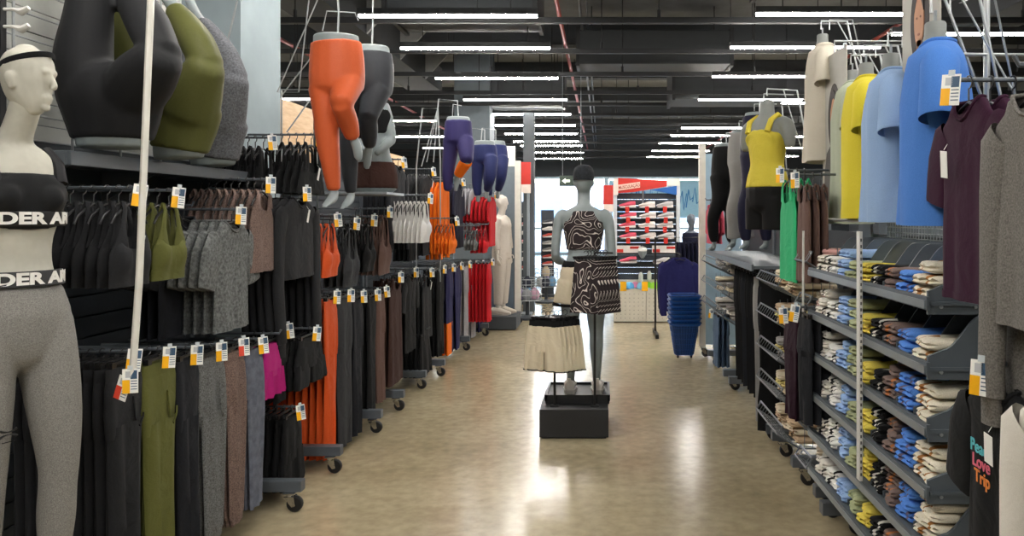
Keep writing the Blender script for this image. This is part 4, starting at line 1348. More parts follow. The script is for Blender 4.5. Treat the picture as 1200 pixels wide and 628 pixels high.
# ================================================================== WHITE MANNEQUIN at the end of the wall racks
wm = P(588, 371, 10.6)
w = thing('mannequin', 'white mannequin in cream tracksuit standing beside the red clothes', 'mannequin', (wm.x, 10.6, .19), R(75))
grown('body', [T2] + L2 + F2 + [[(s * .15, .005, 1.345, .045, .05), (s * .2, .01, 1.3, .05, .052), (s * .23, .0, 1.1, .04, .042), (s * .235, -.03, .88, .026, .03)] for s in (-1, 1)] + hand_chains((.235, -.03, .86), (0, -.1, -1), 1) + hand_chains((-.235, -.03, .86), (0, -.1, -1), -1) + head_chains(0, 0, 1.49, .95), MANNEQUIN_WHITE, w, 0, .011, 3, world=False)
TS = cloth('c3bab0', 'cfc7be')
grown('track_jacket', [[(0, 0, .86, .18, .13), (0, 0, 1.0, .165, .12), (0, 0, 1.16, .16, .12), (0, 0, 1.28, .175, .125), (0, .005, 1.36, .15, .09), (0, .01, 1.4, .07, .07)]] + [[(s * .15, .005, 1.345, .05, .055), (s * .2, .01, 1.3, .06, .062), (s * .23, 0, 1.1, .052, .054), (s * .235, -.03, .92, .042, .044)] for s in (-1, 1)], TS, w, .006, .012, 3, round_ends=False, world=False)
grown('track_trousers', [[(0, 0, .8, .165, .12), (0, 0, .9, .178, .13)]] + [[(s * .088, 0, .86, .092, .105), (s * .096, 0, .7, .09, .095), (s * .098, 0, .45, .07, .075), (s * .1, .014, .14, .05, .056)] for s in (-1, 1)], TS, w, .006, .012, 3, round_ends=False, world=False)
for s in (-1, 1):
    a = Vector((s * .104, -.035, 0))
    a.rotate(Matrix.Rotation(R(75), 3, 'Z'))
    sh = thing('running_shoe', 'pale running shoe, %s foot of the white tracksuit mannequin' % ('near' if s < 0 else 'far'), 'shoe', (wm.x + a.x, 10.6 + a.y, .19), R(75))
    shoe_parts(sh, .29, plain('d8cfc2', .6), plain('bfb8ae', .6))
t = thing('plinth', 'dark grey box plinth under the white mannequin', 'plinth', (wm.x, 10.6, 0))
MB().box(-.3, .24, -.3, .3, .012, .19).build('box', plain('3f454b', .6), t, bev=.005)
MB().box(-.27, .22, -.27, .27, 0, .012).build('foot_frame', BLACK_METAL, t)
# dividing panel and white upright behind it, with its wheels
t = thing('room_divider', 'blue grey end panel behind the white mannequin', 'panel', (-1.3, 11.0, 0))
MB().box(-1.75, -1.27, 10.98, 11.02, .1, 2.32).build('panel', plain('67727b', .7), t, True, False)
MB().box(-1.28, -1.2, 10.94, 11.06, .1, 2.4).build('upright', plain('cdc9c0', .5), t, True, False)
MB().box(-1.75, -1.28, 10.97, 11.03, 2.32, 2.62).build('header', plain('d8d4ce', .5), t, True, False)
MB().box(-1.74, -1.3, 10.955, 10.97, .12, .8).build('kick_panel', plain('5c6a78', .6), t, True, False)
for x in (-1.7, -1.24):
    caster(t, x, 11.0, .1)

# ================================================================== FAR WALL OF SHOES
sw = thing('shoe_wall', 'dark slatted shoe display wall with red and blue header sign', 'display wall', (.7, 11.3, 0))
Y0 = 11.05
SLW = plain('343a42', .6)
x0, x1 = (719 - CX) * Y0 / F, (798 - CX) * Y0 / F
g = MB()
z = .62
while z < 1.93:
    g.box(x0 + .04, x1 - .05, Y0 + .24, Y0 + .27, z, z + .088)
    z += .094
g.build('slat_panel', SLW, sw, True, False)
for x in (x0, x1 - .05):
    MB().box(x, x + .055, Y0 + .16, Y0 + .3, 0, 2.14).build('upright', plain('c9ced2', .5), sw, True, False)
for a, c in ((x0 - .0, (x0 + x1) / 2 - .02), ((x0 + x1) / 2 - .015, x1 + .25)):
    pb = MB().box(a, c, Y0, Y0 + .4, .015, .5).build('bin', plain('cfcabb', .6), sw, True, False, bev=.004)
    d = MB()
    for i in range(int((c - a) / .065)):
        for j in range(7):
            d.box(a + .04 + .065 * i, a + .05 + .065 * i, Y0 - .002, Y0, .06 + .06 * j, .07 + .06 * j)
    d.build('peg_holes', plain('6a675f', .8), pb, True, False)
    MB().box(a + .02, c - .02, Y0 + .02, Y0 + .38, .01, .012).build('foot', BLACK_METAL, sw, True, False)
MB().box(x0 + .04, x1, Y0 + .22, Y0 + .24, .5, .62).build('bin_back', plain('cfcabb', .6), sw, True, False)
for x in (x0 + .1, x0 + .42):
    MB().box(x, x + .09, Y0 - .006, Y0 - .001, .52 - .05, .52 + .09).build('price_card', TICKET_Y, sw, True, False)
SIGN_R = plain('c8281c', .5)
SIGN_W = plain('e9d9cf', .5)
SIGN_B = plain('0d5aa8', .5)
hs = MB().prism([(x0 + .07, 1.93), (x0 + .07, 2.16), (x1 - .2, 2.12), (x1 - .2, 2.03), (x0 + .3, 1.945)], 'y', Y0 + .12, Y0 + .14).build('sign_panel', SIGN_R, sw, True, False)
MB().prism([(x1 - .45, 1.98), (x1 - .05, 1.9), (x1 - .05, 2.04)], 'y', Y0 + .13, Y0 + .15).build('blue_wedge', SIGN_B, hs, True, False)
MB().box(x0, x0 + .07, Y0 + .11, Y0 + .15, 1.9, 2.15).build('sign_end', SIGN_W, hs, True, False)
MB().box(x1 - .2, x1, Y0 + .12, Y0 + .15, 2.04, 2.15).build('sign_end', plain('e0e2da', .5), hs, True, False)
q = MB().prism([(x0 + .07, 1.965), (x0 + .07, 2.055), (x0 + .4, 2.1), (x0 + .4, 2.015)], 'y', Y0 + .105, Y0 + .12).build('name_plate', plain('eec5b4', .5), hs, True, False)
tm = text_mb('MUSCULAÇÃO', .066, .001, bold=.0008)
move_mb(tm, Matrix.Translation((x0 + .237, Y0 + .103, 2.03)) @ Matrix.Rotation(R(-8), 4, 'Y') @ Matrix.Rotation(R(90), 4, 'X') @ Matrix.Scale(.73, 4, (1, 0, 0)))
tm.build('lettering', plain('a03a30', .5), hs, True, label='red capital lettering on pale plate')
MB().tube([((x0 + x1) / 2 - .05, Y0 + .24, 1.7), ((x0 + x1) / 2 - .05, Y0 + .24, 2.1)], .014, 8).build('sign_post', LIGHT_METAL, sw, True)
for a, c in ((x0 + .03, x0 + .41), (x1 - .42, x1 - .06)):
    o = MB().box(a, c, Y0 + .17, Y0 + .18, 1.03, 1.14).build('price_board', plain('e9e4df', .5), sw, True, False)
    MB().box(a + .01, a + .12, Y0 + .165, Y0 + .17, 1.035, 1.085).box(a + .22, a + .36, Y0 + .165, Y0 + .17, 1.09, 1.125).build('red_flash', SIGN_R, o, True, False)
PINK = plain('d8546a', .5)
PWHITE = plain('dcd3cf', .5)
PGREY = plain('b9b4b4', .5)
cols = [(739, 'pink', PINK), (762, 'white', PWHITE), (783, 'pale grey', PGREY)]
for r, yy in enumerate((241, 253.5, 264.5, 277.5)):
    for c, (px, nm, m) in enumerate(cols):
        p = P(px + (r % 2) * 1.0 - 4, yy + 2, Y0 + .1)
        t = thing('running_shoe', '%s running shoe in the %s row of the shoe wall' % (nm, NTH[r]), 'shoe', (p.x, Y0 + .12, p.z), R(-90), 'shoes on the shoe wall')
        shoe_parts(t, .25, m, plain('e8e0dc', .5))
        MB().box(.05, .054, -.03, .03, -.075, .012).build('red_tag', SIGN_R, t)
        br = MB().box(p.x - .11, p.x + .11, Y0 + .08, Y0 + .27, p.z - .012, p.z - .001).build('shoe_shelf', plain('6c7379', .4), sw, True, False)
for px, nm, m, yy in ((736, 'pink', PINK, 308), (775, 'grey', PGREY, 309)):
    p = P(px, yy, Y0 + .1)
    t = thing('running_shoe', '%s running shoe low on the shoe wall under the price boards' % nm, 'shoe', (p.x, Y0 + .12, p.z), R(-90))
    shoe_parts(t, .26, m, plain('e8e0dc', .5))
    MB().box(p.x - .11, p.x + .11, Y0 + .08, Y0 + .27, p.z - .012, p.z - .001).build('shoe_shelf', plain('6c7379', .4), sw, True, False)
# white cap on a head stand
p = P(753, 304, Y0 + .1)
t = thing('head_form', 'pale head form wearing a white cap amid the shoe wall', 'head form', (p.x, Y0 + .14, p.z), 0)
grown('head', head_chains(0, 0, .02, .8), MANNEQUIN_GREY, t, 0, .008, 2, world=False)
MB().loft([[Vector((rx * math.cos(2 * PI * k / 16), .004 + ry * math.sin(2 * PI * k / 16), z)) for k in range(16)] for rx, ry, z in ((.066, .086, .125), (.068, .088, .15), (.055, .07, .18), (.02, .03, .195))], False, True).build('cap', plain('dcdad6', .7), t)
MB().box(p.x - .2, p.x + .2, Y0 + .05, Y0 + .24, p.z - .015, p.z).build('shelf', SLW, sw, True, False)
# heap of bright caps in the bins
capcol = [('pale blue', '8fc6de'), ('white', 'd8d8d4'), ('sky blue', '62a9d6'), ('pink', 'd88aa8'), ('pale blue', '8fc6de'), ('bright green', '7fc23a'), ('lime green', '98d048'), ('bright green', '7fc23a'), ('cream', 'd6cfb8'), ('lime green', '98d048')]
cm_ = {}
for i, (nm, hx) in enumerate(capcol):
    k = ('cap', hx)
    if k not in cm_:
        c1 = MB()
        c1.loft([[Vector((r * math.cos(2 * PI * j / 16), r * math.sin(2 * PI * j / 16), z)) for j in range(16)] for r, z in ((.075, 0), (.078, .03), (.07, .06), (.045, .085), (.01, .093))], True, True)
        c2 = MB().loft([[Vector((x, y, .006 - 1.2 * x * x)) for x, y in [(.065 * math.cos(PI * j / 10), -.05 - q * .085 * math.sin(PI * j / 10)) for j in range(11)]] for q in (0, .5, 1)], False, False, closed=False)
        cm_[k] = (c1.mesh('crown', [cloth(hx)]), c2.mesh('peak', [cloth(hx)]))
    px = 722 + i * 7.6
    t = thing('cap', '%s cap, %s along the row of caps in the pegboard bins' % (nm, NTH[i]), 'cap', ((px - CX) * 11.12 / F, 11.14 + .17 * (i % 2), 0.503), rnd.uniform(-1, 1), 'caps in the bins')
    inst('crown', cm_[k][0], t)
    inst('peak', cm_[k][1], t)
for n, px in enumerate((755, 762)):
    p = P(px - 4 + n * 3, 315, 11.2)
    t = thing('water_bottle', 'small pale bottle, %s under the white capped head' % NTH[n], 'bottle', (p.x, 11.22, .6 + .02 * n))
    MB().loft([[Vector((r * math.cos(2 * PI * k / 12), r * math.sin(2 * PI * k / 12), z)) for k in range(12)] for r, z in ((.03, 0), (.033, .01), (.033, .1), (.018, .125), (.018, .14))]).build('body', plain('c9cbc2', .4), t)
    MB().loft([[Vector((r * math.cos(2 * PI * k / 12), r * math.sin(2 * PI * k / 12), z)) for k in range(12)] for r, z in ((.02, .14), (.02, .16), (.012, .168))]).build('lid', BLACK_PLASTIC, t)

# rack of navy hoodies and basket stack before the bins
t = thing('garment_stand', 'black single rail stand carrying the navy sweatshirts', 'rack', (1.0, 9.95, 0))
MB().tube([(.72, 9.95, .05), (.72, 9.95, 1.3), (1.3, 9.95, 1.3), (1.3, 9.95, .05)], .014, 8).build('frame', BLACK_METAL, t, True)
MB().tube([(.99, 9.3, 1.1025), (.99, 9.9, 1.1025), (.99, 9.95, 1.295)], .009, 8).build('hang_arm', BLACK_METAL, t, True)
for x in (.72, 1.3):
    MB().box(x - .02, x + .02, 9.6, 10.2, .0, .05).build('foot_bar', BLACK_METAL, t, True, False)
HOOD = cloth('1d1d49', '25265a')
for i in range(4):
    m = [HOOD] if i < 3 else [BLK]
    place_garment('long', 'sweatshirt', 'navy sweatshirt, %s on the single rail stand' % ORD[i] if i < 3 else 'black sweatshirt behind the navy sweatshirts', 'sweatshirt', 'navy sweatshirts' if i < 3 else None, (.99, 9.38 + .09 * i, 1.05), R(4), .4, .66, m, .5, i == 0, sleeve=.62, T=.03)
    tag(inst('hanger', hanger_mesh('shoulder', .34), None, (.99, 9.38 + .09 * i, 1.05), R(94) * 0), 'black hanger of the %s navy stand sweatshirt' % ORD[i], 'hanger', 'sweatshirt hangers')
for i in range(5):
    x = 1.03 + .055 * i
    place_garment('tank', 'running_vest', 'dark navy vest, %s on the rail beyond the blue baskets' % ORD[i], 'tank top', 'dark vests', (x, 9.95, 1.235), R(-75), .22, .3, [NAVY2], 1.1, False, arm=.1)
# dark mannequin bust beside the sign-painted glass
t = thing('torso_mannequin', 'dark dressed mannequin before the painted glass', 'mannequin', P(810, 372, 12.6), R(20))
t.location.z = 0
grown('body', [[(x * .95, y * .95, z * .95, a * .95, b_ * .95) for x, y, z, a, b_ in T2]] + [[(x * .95, y * .95, z * .95, a * .95, b_ * .95) for x, y, z, a, b_ in l] for l in L2 + F2] + head_chains(0, 0, 1.41, .95), plain('59606a', .6), t, 0, .014, 3, world=False)
grown('dress', [[(0, 0, .5, .2, .14), (0, 0, .8, .18, .13), (0, 0, 1.0, .13, .1), (0, 0, 1.2, .16, .12), (0, 0, 1.3, .15, .1)]], NAVY2, t, .006, .016, 3, round_ends=False, world=False)


def cart(i, z):
    t = thing('shopping_basket', 'blue plastic rolling basket, %s' % ('lowest of the stack' if i == 0 else '%s up in the stack' % NTH[i]), 'basket', (.925, 8.35, z), R(2), 'stacked blue rolling baskets')
    for nm, me in BASK:
        inst(nm, me, t)
    return t


BLUEP = plain('0a4796', .35, h2='0d50a2')
BLUED = plain('08356e', .4)


def basket_meshes():
    def ring(w, dd, z, n=8):
        out = []
        r = .05
        for cx, cy, a0 in ((w - r, dd - r, 0), (-w + r, dd - r, 90), (-w + r, -dd + r, 180), (w - r, -dd + r, 270)):
            for k in range(n // 2 + 1):
                a = R(a0 + 90 * k / (n // 2))
                out.append(Vector((cx + r * math.cos(a), cy + r * math.sin(a), z)))
        return out
    body = MB()
    # lattice wall: vertical staves and hoops on a thin tapered tub
    w0, w1, d0, d1, h = .105, .16, .09, .145, .37
    for k in range(7):
        f = k / 6
        rg = ring(w0 + (w1 - w0) * f, d0 + (d1 - d0) * f, h * f + .04)
        body.tube(rg, .002 if k < 6 else .004, 6, closed=True)
    a, c = ring(w0, d0, .04), ring(w1, d1, h + .04)
    for p, q in zip(a, c):
        body.tube([p, q], .002, 5)
    for s in (-1, 1):
        for k in range(1, 7):
            f = k / 7 * 2 - 1
            body.tube([(f * (w0 - .04), s * d0, .04), (f * (w1 - .04), s * d1, h + .04)], .0022, 5)
            body.tube([(s * w0, f * (d0 - .04), .04), (s * w1, f * (d1 - .04), h + .04)], .0022, 5)
    tub = MB().loft([ring(w0 - .006, d0 - .006, .04), ring(w1 - .006, d1 - .006, h * .45)] if False else [ring(w0 - .004, d0 - .004, .04), ring(w0 + (w1 - w0) * .98 - .004, d0 + (d1 - d0) * .98 - .004, h * .98 + .04)], True, False)
    rim = MB().loft([ring(w1 + .004, d1 + .004, h + .0), ring(w1 + .014, d1 + .014, h + .015), ring(w1 + .014, d1 + .014, h + .032), ring(w1 - .001, d1 - .001, h + .032), ring(w1 - .001, d1 - .001, h + .015)], False, False)
    hnd = MB().tube([(-w1 - .021, -.02, h + .03), (-w1 - .021, -d1 * .8, h + .03), (-w1 * .8, -d1 - .021, h + .03), (w1 * .8, -d1 - .021, h + .03), (w1 + .021, -d1 * .8, h + .03), (w1 + .021, -.02, h + .03)], .006, 6)
    whl = MB()
    for sx in (-1, 1):
        whl.loft([[Vector((sx * .075 + a, -.045 + .024 * q * math.cos(2 * PI * k / 12), .026 + .024 * q * math.sin(2 * PI * k / 12))) for k in range(12)] for a, q in ((-.012, .7), (-.01, 1), (.01, 1), (.012, .7))])
    return [('basket_wall', body.mesh('basket_wall', [BLUEP])), ('tub', tub.mesh('tub', [BLUED])), ('rim', rim.mesh('rim', [BLUEP])), ('handle', hnd.mesh('handle', [BLUED])), ('wheel_pair', whl.mesh('wheel_pair', [RUBBER]))]


BASK = basket_meshes()
for i in range(7):
    cart(i, .0 + .05 * i)
# ================================================================== SHELVING OF FOLDED T-SHIRTS
SXF, SXB, SY0, SY1 = 1.05, 1.5, 2.38, 3.74
TIERS = [1.325, 1.115, .915, .715, .52, .33]
su = thing('shelving_unit', 'dark grey wheeled shelving unit with curved dividers full of folded T-shirts', 'shelving', (1.3, 3.05, 0))
edges = [2.40, 2.57, 2.72, 2.85, 2.98, 3.12, 3.26, 3.40, 3.56, 3.72]


def scurve(z, h0, h1, x0=SXF, x1=SXB, n=10):
    """outline of a divider: low at the shelf lip, rising in an S towards the back"""
    top = []
    for k in range(n + 1):
        t = k / n
        s = t * t * (3 - 2 * t)
        top.append((x0 + .05 + .13 * t, z + h0 + (h1 - h0) * s))
    return [(x0, z - .045), (x0, z + h0 * .6)] + top + [(x1, z + h1), (x1, z - .045)]


for n, z in enumerate(TIERS):
    m = MB()
    m.box(SXF, SXB, SY0, SY1, z - .016, z - .004)
    m.box(SXF - .008, SXF + .004, SY0, SY1, z - .03, z + .012)
    sh = m.build('shelf', SHELF_GREY, su, True, False)
    MB().box(SXF - .012, SXF - .008, SY0 + .01, SY1, z - .026, z + .0).build('price_rail', plain('8d9499', .35, .4), sh, True, False)
    for k, y in enumerate(edges):
        big = k == 0
        MB().prism(scurve(z, .05 if big else .035, .165, SXF + (.0 if big else .03)), 'y', y - (.012 if big else .003), y + (.0 if big else .003)).build('end_panel' if big else 'divider', SHELF_GREY, sh, True, False)
    for bx_ in (1.09, 1.2):
        MB().tube([(bx_, SY0 + .006, z - .02), (bx_, SY0 + .0, z - .02)], .006, 8).build('bolt', LIGHT_METAL, sh, True)
MB().box(SXB, SXB + .015, SY0, SY1, .16, 1.5).build('back_panel', plain('3a4046', .6), su, True, False)
g = MB()
for k in range(7):
    g.tube([(1.44, SY0, 1.44 + .025 * k), (1.44, SY1, 1.44 + .025 * k)], .0022, 5)
y = SY0
while y <= SY1:
    g.tube([(1.44, y, 1.42), (1.44, y, 1.6)], .0022, 5)
    y += .03
g.build('wire_guard', WIRE, su, True)
MB().tube([(1.2, SY0, 1.575), (1.2, SY1 + .3, 1.575)], .008, 8).build('top_rail', WIRE, su, True)
for y in (SY0 + .04, SY1 - .02):
    MB().box(1.46, 1.5, y - .02, y + .02, .1, 1.72).build('upright', GREY_METAL, su, True, False)
    MB().box(1.1, 1.75, y - .03, y + .03, .105, .165).build('base_leg', GREY_METAL, su, True, False)
    caster(su, 1.26, y, .105)
    caster(su, 1.65, y, .105)
BAYS.append((2.3, 3.8, su, 1))
# slotted strip and slim rod in front of the shelf lips
t = thing('slotted_strip', 'white perforated vertical strip before the folded T-shirt shelves', 'strip', (1.025, 2.94, .55))
m = MB().box(1.018, 1.03, 2.93, 2.965, .55, 1.535)
m.build('strip', plain('d4d4cf', .45), t, True, False)
m = MB()
for k in range(38):
    m.box(1.021, 1.027, 2.9285, 2.93, .57 + .025 * k, .582 + .025 * k)
m.build('slot', plain('5b5b58', .7), t, True, False)
tag(MB().tube([(1.02, 3.77, .72), (1.025, 3.77, 1.52)], .006, 8).build('white_rod', plain('d4d4cf', .45)), 'slim white upright rod at the far end of the folded T-shirt shelves', 'rod')

# folded T-shirts
FCOL = [('cream', 'cfc8b6', '9a6a3a'), ('cornflower blue', '4f7fc9', '5f5a70'), ('mauve brown', '705f59', 'a8683a'), ('black', '19191b', 'c8c4bc'), ('yellow', 'd2bf52', 'b8a040'),
        ('sage green', '9aa07c', '8a9070'), ('pale blue', '8fabd3', '7c98c4'), ('white', 'd8d6d0', '222224'), ('off-white', 'cfcac0', '3a3a3a')]
FMAT = {n: cloth(h, bump=.35, bscale=14, scale=300) for n, h, s in FCOL}
FTRM = {n: cloth(s) for n, h, s in FCOL}
FOLD = {}


def folded_mesh(D, w, h, v, mats, key):
    k = (round(D, 2), round(w, 2), round(h, 3), v, key)
    if k in FOLD:
        return FOLD[k]
    q = random.Random(v * 7 + 3)
    m = MB()
    prof0 = [(D, 0), (D * .7, 0), (D * .3, 0), (.02, .0), (.004, .12), (0, .26), (.006, .42), (.02, .5), (.006, .57), (.001, .72), (.006, .88), (.022, .99), (D * .3, 1.0), (D * .7, .95), (D, .82)]
    ny = 12
    rings = []
    ph = [q.uniform(0, 6) for _ in range(6)]
    for j in range(ny + 1):
        u = j / ny * 2 - 1
        e = 1 - max(0, (abs(u) - .75) / .25) ** 2 * .35
        r = []
        for i, (x, z) in enumerate(prof0):
            zz = h * (z - .5) * e + h * .5
            wob = .003 * math.sin(9 * u + ph[0] + x * 12) + .003 * math.sin(17 * u + ph[1] - x * 25)
            xx = x + .008 * math.sin(2.2 * u + ph[2]) * (1 - x / D) + (1 - e) * .04 * (1 - x / D)
            r.append(Vector((xx, u * w / 2, zz + (wob if z > .5 else wob * .15 + .0016))))
        rings.append(r)
    m.loft(rings, True, True)
    n = len(prof0)
    for j in range(ny):
        if j == (3 if v % 2 else 7) or (v % 3 == 0 and j in (8,)):
            for i in range(n):
                if 2 <= i <= 11:
                    m.m[j * n + i] = 1
    FOLD[k] = m.mesh('folded_t_shirt', mats, ang=70)
    return FOLD[k]


STK = [  # number in each stack, from the end panel to the far end
    [3, 2, 2, 2, 2, 2, 3, 2, 2], [2, 2, 2, 2, 2, 3, 3, 2, 3], [3, 3, 3, 2, 2, 3, 3, 2, 3], [3, 3, 3, 3, 2, 2, 3, 3, 2], [5, 3, 4, 4, 3, 2, 3, 3, 2], [3, 2, 2, 2, 2, 2, 2, 2, 2]]
SHELFN = ['top', 'second', 'third', 'fourth', 'fifth', 'lowest']
SWAP = {(1, 4): 4, (2, 7): 3, (3, 3): 3, (0, 8): 7}
for n, z in enumerate(TIERS):
    for k in range(9):
        nm, hx, tr = FCOL[k]
        y0, y1 = edges[k], edges[k + 1]
        zz = z - .003
        for i in range(STK[n][k]):
            h = rnd.uniform(.032, .042) if STK[n][k] < 4 else .03
            v = (n + k + i) % 4
            D = .25
            me = folded_mesh(D, y1 - y0 - .022, h, v, [FMAT[nm], FTRM[nm]], nm) if False else folded_mesh(D, y1 - y0 - .022, .036 if STK[n][k] < 4 else .03, v, [FMAT[nm], FTRM[nm]], nm)
            h = .036 if STK[n][k] < 4 else .03
            o = inst('folded_t_shirt', me, None, (SXF + .012 + rnd.uniform(0, .012) + .006 * i, (y0 + y1) / 2 + rnd.uniform(-.003, .003), zz), rnd.uniform(-.02, .02))
            pos = ['lowest', 'second up', 'third up', 'fourth up', 'fifth up'][i]
            tag(o, '%s folded T-shirt, %s of stack %s from the end panel, %s shelf' % (nm, pos, NTH[k], SHELFN[n]), 'folded T-shirt', 'folded T-shirts on the %s shelf' % SHELFN[n])
            zz += h + .0065

# ================================================================== WIRE BASKET RACKS
def basket(y0, y1, xf, xb, z, h, label, grp):
    """tilted-front wire basket"""
    t = thing('wire_basket', label, 'basket', ((xf + xb) / 2, (y0 + y1) / 2, z), 0, grp)
    prof = [(xb, z + h + .06), (xb, z), (xf + .13, z), (xf + .0, z + h * .62), (xf + .03, z + h)]
    rim = MB()
    for y in (y0, y1):
        rim.tube([(x, y, q) for x, q in prof], .005, 6)
    rim.tube([(xf + .03, y0, z + h), (xf + .03, y1, z + h)], .006, 6)
    rim.tube([(xf, y0, z + h * .62), (xf, y1, z + h * .62)], .005, 6)
    rim.tube([(xb, y0, z + h + .06), (xb, y1, z + h + .06)], .005, 6)
    rim.build('rim', BASKET_WIRE, t, True)
    w = MB()
    y = y0 + .04
    while y < y1 - .01:
        w.tube([(x, y, q) for x, q in prof], .0022, 4)
        y += .06
    for k in range(1, 5):
        f = k / 5
        w.tube([(xf + .13 - .13 * f, y0, z + h * .62 * f), (xf + .13 - .13 * f, y1, z + h * .62 * f)], .0022, 4)
    x = xf + .16
    while x < xb:
        w.tube([(x, y0, z), (x, y1, z)], .0022, 4)
        for yy in (y0, y1):
            zt = z + h + .06 * (x - xf) / (xb - xf)
            w.tube([(x, yy, z), (x, yy, zt)], .0022, 4)
        x += .05
    w.build('wire_mesh', BASKET_WIRE, t, True)
    return t


BC = [('pink', 'c99a94', '8a4a48'), ('cream', 'cfc3ac', '8a6a4a'), ('pale rose', 'd5b5ae', '9a5a58'), ('white', 'd4d0c8', '303030'), ('sand', 'b8a084', '6a5a48'), ('soft yellow', 'cdbf7c', '7a6a3a'), ('grey', '8d8a88', '4a4a4a')]
BM = {n: [cloth(a, bump=.4, bscale=16), cloth(b_)] for n, a, b_ in BC}


def basket_rack(name, label, y0, y1, xf, xb, tiers, legs, where, ctop=1.6, up=None):
    t = thing(name, label, 'basket rack', (xb, (y0 + y1) / 2, 0))
    for y in (y0 + .02, y1 - .02):
        MB().box(xb + .01, xb + .04, y - .02, y + .02, .1, ctop).build('upright', GREY_METAL, t, True, False)
    MB().box(xb + .012, xb + .02, y0, y1, .2, ctop - .1).build('back_panel', DARK_METAL, t, True, False)
    for y in legs:
        MB().box(1.13, xb + .15, y - .03, y + .03, .105, .165).build('base_leg', GREY_METAL, t, True, False, bev=.004)
        caster(t, 1.2, y - .015, .105)
        caster(t, xb + .1, y, .105)
    BAYS.append((y0, y1, t, 1))
    for n, (z, cl) in enumerate(tiers):
        nmz = ['top', 'second', 'third', 'fourth', 'fifth', 'sixth'][n]
        basket(y0 + .03, y1 - .03, xf, xb, z, .13, 'tilted wire basket, %s down the rack %s' % (nmz if n else 'first', where), 'wire baskets ' + where)
        mid = (y0 + y1) / 2
        wdt = min(.19, (y1 - y0) / 2 - .06)
        for s in (-1, 1):
            yy = mid + s * (y1 - y0 - .06) / 4
            zz = z + .004
            for i in range(3):
                nm = cl[(i + (s > 0)) % len(cl)]
                o = inst('folded_shirt', folded_mesh(.26, wdt, .04, i % 3, BM[nm], 'b' + nm), None, (xf + .125 - .012 * i, yy, zz), rnd.uniform(-.05, .05))
                tag(o, '%s folded top, %s in the %s basket %s, %s half' % (nm, ['lowest', 'second up', 'third up'][i], nmz, where, 'near' if s < 0 else 'far'), 'folded top', 'folded tops in baskets ' + where)
                zz += .048
    return t


basket_rack('basket_rack', 'wheeled rack of wire baskets with pink tops at the shelving end', 3.78, 4.06, 1.05, 1.46,
            [(1.28, ('pink', 'pale rose')), (1.05, ('pale rose', 'cream')), (.84, ('cream', 'sand')), (.63, ('white', 'pale rose')), (.42, ('pale rose', 'white')), (.22, ('white', 'cream'))], (3.95,), 'by the shelving')
basket_rack('basket_rack', 'wheeled rack of wire baskets behind the maroon leggings', 4.36, 5.02, 1.04, 1.5,
            [(1.1, ('sand', 'cream')), (.88, ('soft yellow', 'sand')), (.66, ('soft yellow', 'grey')), (.44, ('soft yellow', 'cream')), (.22, ('sand', 'cream'))], (4.42, 4.94), 'behind the maroon leggings')
basket_rack('basket_rack', 'wheeled rack of wire baskets beyond the hanging black trousers', 6.75, 8.2, 1.1, 1.55,
            [(1.03, ('white', 'grey')), (.81, ('grey', 'cream')), (.59, ('grey', 'white'))], (6.9, 7.9), 'beyond the black trousers')

# rack of black trousers with a shelf of leg forms over it
tr = thing('trouser_rack', 'wheeled rack with a side rail of black trousers under a shelf', 'display rack', (1.5, 5.9, 0))
BAYS.append((5.1, 6.7, tr, 1))
MB().tube([(1.2, 5.02, 1.2055), (1.2, 6.66, 1.2055)], .0065, 8).build('hang_rail', LIGHT_METAL, tr, True)
for y in (5.1, 6.6):
    MB().box(1.53, 1.57, y - .02, y + .02, .1, 2.0).build('upright', GREY_METAL, tr, True, False)
    MB().tube([(1.53, y, 1.2), (1.2, y, 1.2)], .008, 8).build('rail_arm', LIGHT_METAL, tr, True)
    MB().box(1.13, 1.65, y - .03, y + .03, .105, .165).build('base_leg', GREY_METAL, tr, True, False)
    caster(tr, 1.2, y + .2, .105)
    caster(tr, 1.6, y, .105)
MB().box(1.04, 1.55, 5.1, 7.3, 1.228, 1.25).box(1.03, 1.045, 5.1, 7.3, 1.215, 1.26).build('shelf', SHELF_GREY, tr, True, False)
MB().box(1.54, 1.56, 5.1, 6.6, .2, 1.9).build('back_panel', DARK_METAL, tr, True, False)
pants = [BLK, SLATE, cloth('8e8c8a', '9c9a98'), BLK, BLK2, BLK, SLATE, BLK, BLK2, BLK]
pnm = ['black flared', 'dark navy', 'pale grey', 'black', 'black', 'black', 'black', 'black', 'black', 'black']
for i in range(10):
    y = 5.12 + .12 * i
    z = 1.153
    place_garment('pants', 'trousers', '%s trousers, %s along the side rail from the visitor' % (pnm[i], NTH[i]), 'trousers', 'trousers on the side rail', (1.2 + (.01 if i % 2 else 0), y, z), R(-8), .2, 1.04 if i < 3 else .9, [pants[i]], .4 * i, i < 2, single=True, flare=.32 if i == 0 else .05, fold=.01)
    hm = inst('hanger', hanger_mesh('clip', .18), None, (1.2, y, z), R(82))
    hm.rotation_euler.z = R(-8)
    tag(hm, 'clip hanger of the %s trousers along the side rail' % NTH[i], 'hanger', 'hangers on the side rail')

